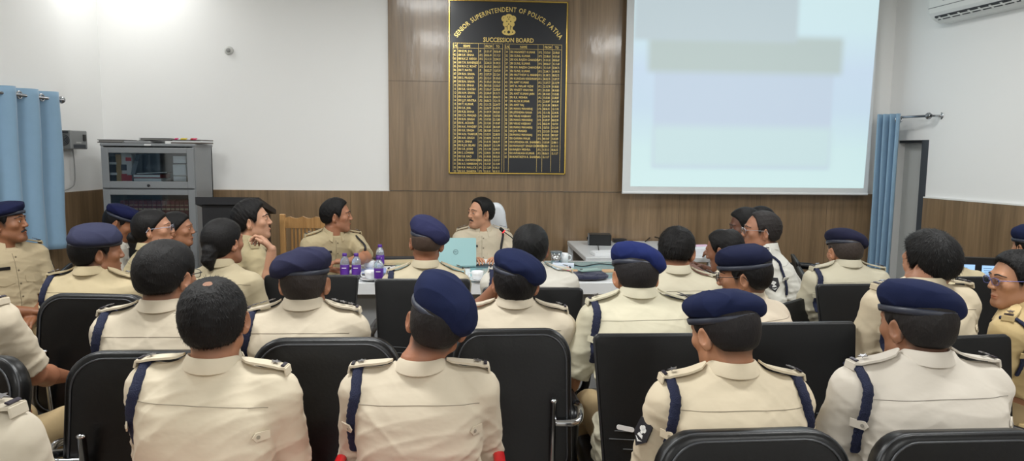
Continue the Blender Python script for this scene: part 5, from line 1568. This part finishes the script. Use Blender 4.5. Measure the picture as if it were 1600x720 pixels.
M_MESHB = mat('black_mesh_back', (11, 12, 14), .5, bump=.1, bscale=500, spec=.3)
def chair_slim(name='office_chair', top=.96, w=.46, label='', slots=True, taper=.85):
    r_ = empty(name, (0, 0, 0), 0, label, 'chair', 'slim black office chairs')
    zb = .44; h_ = top - zb
    Mb = Matrix.Translation((0, -.225, zb + h_ / 2)) @ Matrix.Rotation(R(-11), 4, 'X') @ Matrix.Rotation(R(90), 4, 'X')
    pl = [(x * (taper + (1 - taper) * (y / h_ + .5)), y) for x, y in rrect(w, h_, .018, 4)]
    b = MB(); cushion(b, pl, .030, .007, Mb, .12); bo = b.build('backrest', M_MESHB, r_); sharp(bo, 40)
    b = MB(); b.tube([Mb @ Vector((x, y, .012 + .12 * x * x)) for x, y in pl], .006, 6, closed=True); b.build('frame', mat('frame_black_gloss', (40, 41, 44), .3), bo, smooth=True)
    if slots:
        for s in (-1, 1):
            b = MB()
            for k, (x0, x1, y0) in enumerate(((.06, .17, -.075), (.03, .19, -.105), (.07, .14, -.135))):
                b.tube([Mb @ Vector((s * x, h_ * .0 + y0 + .07 * (x - x0), .0315 + .12 * x * x)) for x in np.linspace(x0, x1, 6)], .0016, 5)
            b.build('slot', mat('slot_edge', (96, 98, 100), .4), bo)
    b = MB(); cushion(b, rrect(.47, .45, .05, 5), .07, .025, Matrix.Translation((0, .02, .36))); so = b.build('seat', M_LEATHER, r_); sharp(so, 40)
    for s in (-1, 1):
        pts = spline([Vector((s * .20, -.02, .37)), Vector((s * .275, -.03, .42)), Vector((s * .285, -.10, .60)), Vector((s * .285, -.05, .645)), Vector((s * .285, .18, .64))], 6)
        MB().tube(pts, .015, 8, flat=1.3).build('armrest', M_BLACKP, r_, smooth=True)
    MB().lathe([(.03, .06), (.028, .36)], (0, 0, 0), 16).build('column', M_CHROME, r_, smooth=True)
    for k in range(5):
        a = R(90 + 72 * k); b = MB().tube([Vector((0, 0, .09)), Vector((.28 * math.cos(a), .28 * math.sin(a), .06))], [.022, .014], 8); lo__ = b.build('leg', M_BLACKP, r_, smooth=True)
        MB().lathe([(.025, -.012), (.027, 0), (.025, .012)], (.28 * math.cos(a), .28 * math.sin(a), .027), 14, Matrix.Rotation(R(90), 3, 'X')).build('castor', M_BLACKP, lo__, smooth=True)
    return r_

def chair_plastic(col, label, top=.82, name='plastic_chair'):
    r_ = empty(name, (0, 0, 0), 0, label, 'chair')
    m = mat('plastic_%d_%d_%d' % col, col, .35)
    # back shell: curved slats between top rail and seat
    def arc(z, wd, dy, n=13, depth=.07): return [Vector((x, -.24 - dy + depth * (x / wd) ** 2 * 1.0 * 4 * .25, z)) for x in np.linspace(-wd, wd, n)]
    nzb = 8
    V = []; n = 15
    for side in (0, 1):
        for j in range(nzb + 1):
            t = j / nzb; z = .42 + (top - .42) * t; wd = .195 + .025 * t
            for i in range(n):
                s = -1 + 2 * i / (n - 1)
                zt_ = z - (.075 * (1 - abs(s) ** 2.2) if j == nzb else .045 * (1 - abs(s) ** 2.2) * (t > .85))
                V.append(Vector((s * wd, -.235 - .07 * t + .075 * s * s - (.012 if side else 0), zt_)))
    F = []; st = (nzb + 1) * n
    for j in range(nzb):
        for i in range(n - 1):
            if 0 < j < nzb - 1 and i % 2 == 1 and 1 < i < n - 2:      # slots
                continue
            a = j * n + i; q = (a, a + 1, a + n + 1, a + n); F.append(q[::-1]); F.append(tuple(x + st for x in q))
    b = MB(); b._add(V, F); bo = b.build('back_shell', m, r_)
    md = bo.modifiers.new('t', 'SOLIDIFY'); md.thickness = .004
    rl = [V[nzb * n + i] - Vector((0, .006, 0)) for i in range(n)]
    MB().tube(rl, .012, 8).build('top_rail', m, r_, smooth=True)
    b = MB(); cushion(b, rrect(.44, .42, .06, 5), .022, .008, Matrix.Translation((0, 0, .405))); b.build('seat', m, r_, auto=40)
    for s in (-1, 1):
        pts = spline([Vector((s * .215, -.235, top - .035)), Vector((s * .262, -.18, top - .11)), Vector((s * .275, .0, .665)), Vector((s * .27, .16, .66)), Vector((s * .262, .215, .60)), Vector((s * .255, .22, .40))], 6)
        MB().tube(pts, .024, 10, flat=.5).build('armrest', m, r_, smooth=True)
        for fy, z1_ in ((.22, .42), (-.22, .42)):
            MB().tube([Vector((s * (.235), fy * .92, z1_)), Vector((s * .27, fy * 1.1, .0))], [.026, .018], 8).build('leg', m, r_, smooth=True)
    return r_

def set_at(o, x, y, rz=0.0, label=None, z=0.0):
    o.location = (x, y, z); o.rotation_euler = (0, 0, R(rz))
    if label: o['label'] = label
    return o
def under(p, o, label=None, back=0.0, drz=0.0):
    """puts a chair under a seated person"""
    rz = p.rotation_euler.z + R(drz)
    o.location = p.location - Vector((-math.sin(rz), math.cos(rz), 0)) * back
    o.rotation_euler = (0, 0, rz)
    if label: o['label'] = label
    return o

# wooden armchair with spindles
q = at(474, 370, 5.95); wc = empty('wooden_chair', (q.x, 5.75, 0), R(180), 'light wooden chair with spindle back beside the lectern', 'chair')
M_PINE = wood_mat('pine_wood', (150, 108, 62), (196, 152, 98), .4)
zt_ = at(474, 340, 5.95).z; hw = 31 / FPX * 5.95
for s in (-1, 1):
    MB().box((s * hw, -.20, (zt_ + .03) / 2), (.045, .04, zt_ + .03), bev=.006).build('back_post', M_PINE, wc)
    MB().box((s * hw, .20, .32), (.045, .045, .64), bev=.004).build('leg', M_PINE, wc)
    MB().box((s * hw, .0, .65), (.055, .46, .028), bev=.008).build('armrest', M_PINE, wc)
nC = 16; top_ = [(-hw + 2 * hw * i / nC, zt_ - .005 + .018 * (1 - abs(math.cos(math.pi * 3 * i / nC))) - .012 * (i in (0, nC))) for i in range(nC + 1)]
poly = [(x, z) for x, z in top_] + [(hw, zt_ - .085), (-hw, zt_ - .085)]
MB().prism([(x, z) for x, z in poly][::-1], .03, Matrix.Translation((0, -.185, 0)) @ Matrix.Rotation(R(90), 4, 'X')).build('crest_rail', M_PINE, wc)
MB().box((0, -.20, .56), (hw * 2, .03, .045), bev=.004).build('lower_rail', M_PINE, wc)
for k in range(7):
    MB().box((-hw * .55 + k * hw * 1.1 / 6, -.20, (.56 + zt_ - .08) / 2), (.016, .016, zt_ - .64), bev=.003).build('spindle', M_PINE, wc)
MB().box((0, 0, .43), (hw * 2 + .02, .46, .03), bev=.006).build('seat', M_PINE, wc)

# dusty plastic waste etc. are not in view

# ------------------------------------------------------------------ people and their chairs
KH = (200, 186, 160); KH2 = (202, 190, 169); KY = (178, 165, 136); KW = (202, 198, 188)
GL = (30, 30, 34)
chairs = {}
def leather(first=[None], **k):
    if first[0] is None: first[0] = chair_leather(**k); return first[0]
    c = copy_tree(first[0]); c['label'] = k.get('label', ''); return c
def slim(first=[None], **k):
    if first[0] is None: first[0] = chair_slim(**k); return first[0]
    c = copy_tree(first[0]); c['label'] = k.get('label', ''); return c

# --- nearest row
P3 = build_person('man in khaki uniform seen from behind with thinning crown and no beret', 335, 498, 2.0, nk=.13, sl=.068, hug=.5, tilt=2.5, by=-3, hy=7, hr=-6, lean=.06, lod=0, seed=1, shirt=(211, 199, 176),
    skin=(166, 116, 88), hair=dict(t=.012, strands=9000, slen=.018, bald=.016, whorl=(-.005, -.035, .11), low=.0, lift=.16, fade=.9), lanyard=(-1,), arms=('fold', 'fold'), stars=1)
P4 = build_person('officer from behind in a navy beret slanting down to his right, in red chair', 684, 502, 2.12, nk=.14, sl=.066, nb=(.04, 0), hug=.5, by=0, hy=-1, hr=11, lean=.05, lod=0, seed=2, shirt=(203, 191, 170),
    skin=(160, 108, 82), hair=dict(t=.006, strands=5000, slen=.006, low=-.004, fade=1.1, tint=(34, 31, 31)), lanyard=(-1,), arms=('fold', 'fold'), stars=1,
    beret=dict(roll=14, side=1, hang=.020, puff=1.25, pitch=-4))
P5 = build_person('officer with level navy beret and sleeve badge, head turned left, in a leather chair', 1130, 517, 2.0, nk=.112, by=2, hy=24, hp=16, lean=.10, lod=0, seed=3, shirt=(212, 198, 172),
    skin=(172, 122, 92), hair=dict(t=.008, strands=6000, slen=.008, low=.0, fade=.8, tint=(32, 29, 30)), lanyard=(-1, 1), arms=('lap', 'lap'), badge=(-1,), beret=dict(roll=-2, side=1, hang=.004, puff=.85, pitch=-2), bulk=1.03)
P6 = build_person('broad officer in navy beret at the right front, cord looped behind left arm', 1431, 506, 1.95, nk=.10, sl=.08, by=3, hy=13, hp=6, lean=.08, lod=0, seed=4, shirt=(210, 202, 190),
    skin=(150, 104, 78), hair=dict(t=.007, strands=6000, slen=.006, low=.0, fade=.9, tint=(34, 31, 31)), lanyard=(-1,), arms=('lap', 'lap'), beret=dict(roll=6, side=1, hang=.010, puff=1.0), bulk=1.16, sx=.0)
P1 = build_person('person at the bottom left corner, khaki shoulder with a silver star', -112, 520, 1.45, by=-8, lean=.08, lod=0, seed=5, shirt=(192, 182, 164), hair=dict(t=.012), arms=('lap', 'lap'), beret=dict())
P2 = build_person('person in khaki at the left edge with bare forearm resting on the lap', -62, 404, 2.62, by=-14, lean=.10, lod=1, seed=6, shirt=KH2, skin=(150, 100, 74), hair=dict(t=.01)  ,
    arms=(dict(E=at(70, 606, 2.72), W=at(104, 588, 2.92), d=(.5, .85, -.25)), 'lap'), beret=dict())
# --- second row
B2 = build_person('dark haired man with glasses from behind, second row left', 261, 430, 2.5, nk=.112, sl=.08, by=0, hy=-18, hp=4, lean=.05, lod=0, seed=7, shirt=KH2, skin=(160, 112, 86),
    hair=dict(t=.014, top=.004, strands=7000, slen=.014, low=.004), glasses=GL, lanyard=(-1,), arms=('fold', 'fold'), nb=(.0, 0))
B4 = build_person('officer from behind in navy beret in the second row, purple bottles on the table beyond', 476, 440, 2.65, nk=.09, by=0, hy=2, lean=.06, lod=0, seed=8, shirt=KH2, skin=(162, 112, 84),
    hair=dict(t=.004, strands=4500, slen=.004, low=-.002, fade=.9, tint=(48, 42, 40)), lanyard=(-1,), arms=('fold', 'fold'), beret=dict(roll=-3, side=-1, hang=.004, puff=1.0, pitch=4, color=(42, 43, 66)), stars=3)
B8 = build_person('officer in navy beret resting chin on hand, in front of the microphone', 806, 440, 2.78, nk=.09, by=-4, hy=-4, hr=3, lean=.08, lod=0, seed=9, shirt=KH2, skin=(150, 102, 78),
    hair=dict(t=.012, strands=6000, slen=.010, low=-.012, tint=(22, 20, 22)), arms=('fold', dict(E=at(738, 500, 2.98), W=at(757, 474, 2.98), d=(.20, .1, .9), n=(1, 0, 0), curl=(50, 60, 40))),
    beret=dict(roll=10, side=1, hang=.016, puff=.95), tuck=.05)
B9 = build_person('officer in bright navy beret bending forward over papers, rolled sleeve at left', 993, 430, 2.78, nk=.075, sl=.09, by=4, hy=3, hp=14, lean=.14, lod=0, seed=10, shirt=(207, 200, 176), skin=(176, 122, 90),
    hair=dict(t=.008, strands=5000, slen=.007, low=-.002, tint=(34, 31, 32)), lanyard=(-1,), arms=('lap', 'down'), beret=dict(roll=9, side=1, hang=.012, puff=1.0, color=(32, 42, 92)), slouch=.03)
B11 = build_person('officer in navy beret and dark-rimmed glasses turned to the left', 1162, 430, 2.9, nk=.10, sl=.095, by=28, hy=62, hp=8, lean=.16, lod=0, seed=11, shirt=(206, 192, 172), skin=(160, 112, 84), nb=(.0, -.03),
    hair=dict(t=.008, strands=5000, slen=.008, low=-.002), glasses=GL, face=True, arms=('lap', 'lap'), beret=dict(roll=2, side=1, hang=.012, puff=1.0, color=(30, 34, 58)), epaul=False, slouch=.03)
B14 = build_person('man with thick tousled black hair tilting his head, right of centre back row seats', 1452, 408, 2.65, nk=.10, sl=.068, nb=(.06, 0), sc=.95, by=6, hy=26, hr=-14, lean=.05, lod=0, seed=12, shirt=KH, skin=(170, 122, 96),
    hair=dict(t=.016, top=.018, strands=8000, slen=.026, lift=.16, low=.004, tint=(18, 17, 18)), lanyard=(-1,), arms=('lap', 'lap'))
R15 = build_person('man in profile with purple-blue glasses at the right edge', 1588, 436, 2.85, by=38, hy=82, hp=4, lean=.05, lod=0, seed=13, shirt=(196, 172, 124), skin=(178, 128, 96),
    hair=dict(t=.012, top=.010, strands=6000, slen=.018), glasses=(96, 100, 160), face=True, lanyard=(-1,), arms=('lap', 'lap'))
# --- third row
C1 = build_person('officer in faded navy beret looking to the right, left of the bookcase, behind a leather chair'.replace(', left of the bookcase', ''), 152, 393, 3.4, nk=.10, by=-6, hy=-52, lean=.05, lod=1, seed=14, shirt=(188, 172, 138), skin=(140, 94, 68),
    hair=dict(t=.008, strands=3000, slen=.008), lanyard=(-1,), arms=('fold', 'fold'), beret=dict(roll=0, side=1, hang=.0, puff=1.05, color=(52, 54, 76)), moustache=False)
C3 = build_person('woman with dark hair tied low, seen from behind, khaki shirt', 350, 377, 3.55, by=-10, hy=-28, lean=.05, lod=1, seed=15, female=True, shirt=KY, skin=(160, 110, 84),
    hair=dict(t=.012, strands=3000, slen=.014, bun=(.012, -.105, -.045, .034, .030, .038), pony=([(.010, -.10, -.04), (.012, -.118, -.085), (.02, -.11, -.12)], [.030, .026, .014])), arms=('lap', 'lap'), epaul=False, tabs=False)
C6 = build_person('officer from behind in a navy beret tipped right, sitting at the table by the laptop', 667, 378, 3.82, nk=.13, sl=.095, by=0, hy=0, lean=.06, lod=1, seed=16, shirt=(192, 180, 154), skin=(150, 100, 74), hr=4,
    hair=dict(t=.003, low=.022, fade=.35, tint=(70, 56, 48)), lanyard=(-1,), arms=('fold', 'fold'), beret=dict(roll=8, side=1, hang=.010, puff=1.2, z=-.004, color=(46, 48, 80)), ear=1.0)
C8 = build_person('man with round black hair in a whitish shirt before the steel tumbler', 829, 388, 3.6, nk=.10, sl=.078, bulk=1.06, by=-2, hy=-6, lean=.08, lod=1, seed=17, shirt=KW, skin=(130, 86, 64), nb=(.0, 0),
    hair=dict(t=.014, top=.006, strands=4000, slen=.008, low=-.012, tint=(16, 16, 17)), lanyard=(-1,), arms=('lap', 'fold'))
C10 = build_person('dark haired man bending over the table right of centre, no beret', 1057, 393, 3.5, nk=.10, sl=.09, by=6, hy=-24, hp=22, lean=.14, lod=1, seed=18, shirt=(198, 190, 168), skin=(156, 106, 78),
    hair=dict(t=.013, top=.008, strands=5000, slen=.026, lift=.22), arms=('lap', 'lap'), slouch=.03)
C13 = build_person('officer in navy beret before the right blue curtain, cord at left shoulder', 1319, 392, 3.85, nk=.08, by=2, hy=6, hp=10, lean=.10, lod=1, seed=19, shirt=(188, 181, 160), skin=(168, 116, 86),
    hair=dict(t=.004, fade=.6, low=.004, tint=(58, 50, 46)), lanyard=(-1,), arms=('lap', 'lap'), beret=dict(roll=10, side=1, hang=.010, puff=.95, color=(34, 35, 56)), bulk=1.05)
C15 = build_person('person in khaki bent forward in front of the two-screen console, head hidden', 1474, 404, 4.05, nk=.05, epaul=False, by=0, hp=40, lean=.22, lod=2, seed=20, shirt=(204, 190, 156), hair=dict(t=.01), arms=('lap', 'lap'), slouch=.05)
C16 = build_person('officer mostly outside the right edge, only a navy beret showing', 1612, 386, 3.9, by=6, lean=.05, lod=2, seed=21, shirt=KH, hair=dict(t=.01), arms=('lap', 'lap'), beret=dict(), )
# --- left group
F1 = build_person('man with moustache and dark beret in a beige plastic chair by the blue curtain', 9, 347, 4.25, by=-118, hy=-82, hp=-4, lean=-.06, lod=0, seed=22, shirt=(172, 156, 126), skin=(140, 92, 64), face=True, moustache=True, plate=True,
    hair=dict(t=.005), beret=dict(side=1, hang=.0, puff=.8, color=(24, 28, 56), pitch=-8), arms=('fold', 'fold'), badge=(-1,), sleeve=True)
F2 = build_person('officer in navy beret looking down, sitting in front of the bookcase', 189, 347, 4.95, by=-70, hy=-80, hp=28, lean=.10, lod=1, seed=23, shirt=KW, skin=(150, 100, 72), face=True,
    hair=dict(t=.006), beret=dict(side=-1, hang=.004, puff=.85, color=(24, 28, 62), pitch=-6), arms=('lap', 'lap'))
F3 = build_person('woman in glasses with low bun, watching the head of the table', 240, 357, 4.15, by=-56, hy=-78, hp=-4, lean=.06, lod=1, seed=24, female=True, shirt=(176, 162, 126), skin=(182, 132, 104), face=True, glasses=(170, 172, 190),
    hair=dict(t=.010, strands=2500, slen=.012, bun=(0, -.115, -.045, .034, .036, .034)), arms=('lap', 'lap'), epaul=True, sleeve='long')
F4 = build_person('woman with dark hair tied back beyond the woman in glasses, in profile', 277, 357, 4.75, by=-60, hy=-80, lean=.06, lod=1, seed=25, female=True, shirt=(170, 156, 122), skin=(164, 114, 86), face=True,
    hair=dict(t=.009, bun=(0, -.105, -.03, .032, .034, .032)), arms=('lap', 'lap'))
F5 = build_person('young man in profile with short black hair, hand raised to his neck', 394, 344, 4.4, by=-64, hy=-80, hp=-6, lean=.04, lod=0, seed=26, shirt=(168, 154, 120), skin=(194, 146, 118), face=True,
    hair=dict(t=.012, top=.020, strands=4000, slen=.016, front=-.004), arms=(dict(E=at(426, 466, 4.0), W=at(423, 412, 4.02), d=(-.62, .35, .60), n=(-.8, .0, -.3), curl=(35, 45, 30)), 'lap'), badge=(), stars=2)
F6 = build_person('officer in profile with short hair, forearms on the table end, black name plate', 526, 336, 5.2, by=-150, hy=-84, lean=.10, lod=0, seed=27, shirt=(176, 161, 128), skin=(164, 112, 84), face=True, plate=True, sash=-1,
    hair=dict(t=.010, top=.012, strands=3500, slen=.010), arms=(dict(E=at(478, 410, 5.05), W=at(530, 412, 4.85), d=(.9, -.2, -.1)), dict(E=at(572, 402, 5.05), W=at(546, 408, 4.82), d=(-.9, -.1, 0))), badge=(1,))
F7 = build_person('smiling officer with receding hair in the white high-backed chair, facing the room', 751, 332, 5.6, by=182, hy=122, hp=0, lean=.02, lod=0, seed=28, shirt=(192, 180, 158), skin=(190, 138, 108), face=True, moustache=True, plate=True, sash=-1,
    hair=dict(t=.010, top=.004, strands=3500, slen=.010, front=.022), arms=('table', 'table'), stars=2, smile=True)
# --- right group
G1 = build_person('officer with glasses in a pale shirt with sleeve badge, in profile on the right', 1189, 360, 4.25, sc=1.03, nk=.11, bulk=1.12, by=68, hy=80, lean=.17, lod=0, seed=29, shirt=(214, 212, 204), skin=(164, 114, 88), face=True, glasses=(150, 150, 156), badge=(-1,), sash=False,
    hair=dict(t=.009, strands=3500, slen=.010, front=.024, tint=(40, 36, 36)), arms=('table', 'back'), lanyard=(-1,), stars=2)
G2 = build_person('balding man in front of the officer with glasses and pale shirt', 1131, 389, 3.95, by=40, hy=50, hp=16, lean=.14, lod=1, seed=30, shirt=(212, 202, 180), skin=(140, 94, 70),
    hair=dict(t=.009, bald=.012, strands=2000, slen=.008), arms=('table', 'table'), lanyard=(-1,))
G3 = build_person('dark-faced man leaning in, in profile beyond the officer with sleeve badge', 1163, 352, 4.85, by=70, hy=82, hp=14, lean=.16, lod=1, seed=31, shirt=(206, 204, 196), skin=(104, 66, 50), face=True, hair=dict(t=.014, top=.006, strands=2000, slen=.012), arms=('table', 'table'))
G4 = build_person('man with black hair farthest back on the right, mostly hidden', 1186, 346, 5.45, by=70, hy=80, lean=.06, lod=2, seed=32, shirt=(210, 206, 196), skin=(130, 86, 64), hair=dict(t=.012), arms=('table', 'table'))

# chairs under people
def under(p, o, label=None, back=0.0, drz=0.0, dx=0.0, dz=1.0, sxx=1.0):
    rz = p.rotation_euler.z + R(drz)
    o.location = p.location - Vector((-math.sin(rz), math.cos(rz), 0)) * back + Vector((math.cos(rz), math.sin(rz), 0)) * dx
    o.rotation_euler = (0, 0, rz); o.scale = (sxx, 1, dz)
    if label: o['label'] = label
    return o
def put(o, u, v, y, rz, z=0):
    q = at(u, v, y); o.location = (q.x, q.y, 0); o.rotation_euler = (0, 0, R(rz)); return o
under(B2, leather(top=.985, w=.48, label='black leather chair with steel arms behind the man with glasses, second from left'), dx=.085, dz=1.0)
under(B4, leather(label='black leather chair with rounded top between the two nearest officers on the left'), dx=.145)
under(B8, leather(label='black leather chair right of the officer with slanting beret, steel tube at its right'), drz=6, dx=-.035, sxx=.86)
under(C1, leather(label='black leather chair with rounded back behind the officer in the faded beret'), dx=.205)
_c = leather(label='black leather chair cut by the left edge, steel frame below'); _c.location = (-1.46, 2.40, 0); _c.rotation_euler = (0, 0, R(-14))
under(P5, leather(label='nearest black leather chair in front of the officer with sleeve badge'.replace('in front of', 'holding')), dx=-.09, dz=.95)
under(P6, leather(label='nearest black leather chair at the bottom right corner'), drz=-2, dx=-.11, dz=.95)
put(leather(label='black leather chair turned away by the beige plastic chair at left'), 20, 470, 3.35, -40)
under(B9, slim(top=.965, w=.47, label='slim black chair with curved slots, holding the officer in the bright beret'), drz=-4, back=-.02)
under(B11, slim(label='slim black chair behind the officer with dark-rimmed glasses'), drz=-26, back=-.02)
under(B14, slim(label='slim black chair of the man with tousled hair'), dx=-.07)
under(C6, slim(label='slim black chair of the officer beside the laptop'))
under(C8, slim(label='slim black chair of the man in the whitish shirt before the tumbler'))
under(C10, slim(label='slim black chair of the dark haired man bending over the table'), drz=-6)
under(C13, slim(label='slim black chair of the officer in front of the blue curtain'), dx=-.10, dz=.975)
under(C3, slim(label='slim black chair of the woman with hair tied low'))
under(C15, slim(label='slim black chair in front of the two-screen console'))
under(C16, slim(label='slim black chair at the right edge behind the man in profile'))
under(R15, slim(label='slim black chair of the man in profile with blue glasses'), dz=.82)
put(slim(label='slim black chair left of the purple bottles, against the table'), 500, 450, 3.85, 0)
for pp_, lb in ((F2, 'slim black chair of the officer looking down'), (F3, 'slim black chair of the woman in glasses'), (F4, 'slim black chair of the woman beyond the woman in glasses'), (F5, 'slim black chair of the young man in profile'), (F6, 'slim black chair of the officer at the table end'),
                (G1, 'slim black chair of the officer in pale shirt with sleeve badge'), (G2, 'slim black chair of the balding man on the right'), (G3, 'slim black chair of the man leaning in on the right'), (G4, 'slim black chair farthest back on the right')):
    under(pp_, slim(label=lb), dz=.84)
under(F1, chair_plastic((206, 190, 158), 'beige plastic armchair by the blue curtain on the left', .86))
under(P3, chair_plastic((196, 26, 30), 'red plastic chair under the man with thinning crown', .775), dx=.02, sxx=.92)
under(P4, chair_plastic((200, 28, 32), 'red plastic chair under the officer with the slanting beret', .775), sxx=.88)
# white executive chair
q = at(757, 330, 5.95); we = empty('executive_chair', (F7.location.x + .06, F7.location.y + .02, 0), F7.rotation_euler.z, 'white leather high-backed chair at the head of the table', 'chair')
M_WL = mat('white_leather', (222, 226, 232), .4)
ztop_ = at(770, 317, 5.95).z
Mb = Matrix.Translation((0, -.28, (ztop_ + .46) / 2)) @ Matrix.Rotation(R(-8), 4, 'X') @ Matrix.Rotation(R(90), 4, 'X')
hb = ztop_ - .46
pl = [(x * (.62 if y > hb * .25 else 1.0), y) for x, y in rrect(.48, hb, .13, 8, .08)]
b = MB(); cushion(b, pl, .09, .035, Mb, .3); b.build('backrest', M_WL, we, auto=45)
b = MB(); cushion(b, rrect(.52, .50, .07, 6), .10, .035, Matrix.Translation((0, 0, .33))); b.build('seat', M_WL, we, auto=45)
for s in (-1, 1):
    MB().tube(spline([(s * .24, -.2, .42), (s * .31, -.15, .60), (s * .31, .18, .64), (s * .27, .2, .42)], 6), .018, 10).build('armrest', M_CHROME, we, smooth=True)
MB().lathe([(.03, .05), (.028, .34)], (0, 0, 0), 16).build('column', M_CHROME, we, smooth=True)
for k in range(5):
    a = R(90 + 72 * k); MB().tube([Vector((0, 0, .09)), Vector((.3 * math.cos(a), .3 * math.sin(a), .05))], [.022, .014], 8).build('leg', M_CHROME, we, smooth=True)
# dark high-backed chair against the wood wall on the right
q = at(1262, 400, 5.6); hc_ = empty('executive_chair', (q.x, 5.6, 0), R(60), 'black high-backed chair behind the pale-shirted officers near the wood wall', 'chair')
Mb = Matrix.Translation((0, -.22, .68)) @ Matrix.Rotation(R(-14), 4, 'X') @ Matrix.Rotation(R(90), 4, 'X')
b = MB(); cushion(b, rrect(.55, .52, .12, 8, .08), .09, .035, Mb, .3); b.build('backrest', M_LEATHER, hc_, auto=45)
b = MB(); cushion(b, rrect(.55, .52, .07, 6), .10, .035, Matrix.Translation((0, 0, .33))); b.build('seat', M_LEATHER, hc_, auto=45)
for s in (-1, 1):
    MB().tube(spline([(s * .24, -.2, .42), (s * .33, -.15, .62), (s * .33, .18, .64), (s * .27, .2, .42)], 6), .03, 10).build('armrest', M_LEATHER, hc_, smooth=True)
    for fy in (-.2, .2): MB().tube([Vector((s * .22, fy, .34)), Vector((s * .24, fy * 1.1, 0))], .018, 8).build('leg', M_CHROME, hc_, smooth=True)

# white strip hanging on the back of a slim chair
bc = [o for o in bpy.data.objects if o.get('label', '').startswith('slim black chair with curved slots')][0]
w0 = at(977, 669, bc.location.y - .30); wl = Matrix.Rotation(-bc.rotation_euler.z, 3, 'Z') @ (w0 - bc.location)
MB().prism(rrect(.062, .016, .0075), .004, Matrix.Translation((wl.x, wl.y, wl.z)) @ Matrix.Rotation(R(78), 4, 'X') @ Matrix.Rotation(R(-12), 4, 'Z')).build('white_tag', mat('tag_white', (225, 225, 225), .5), bc)
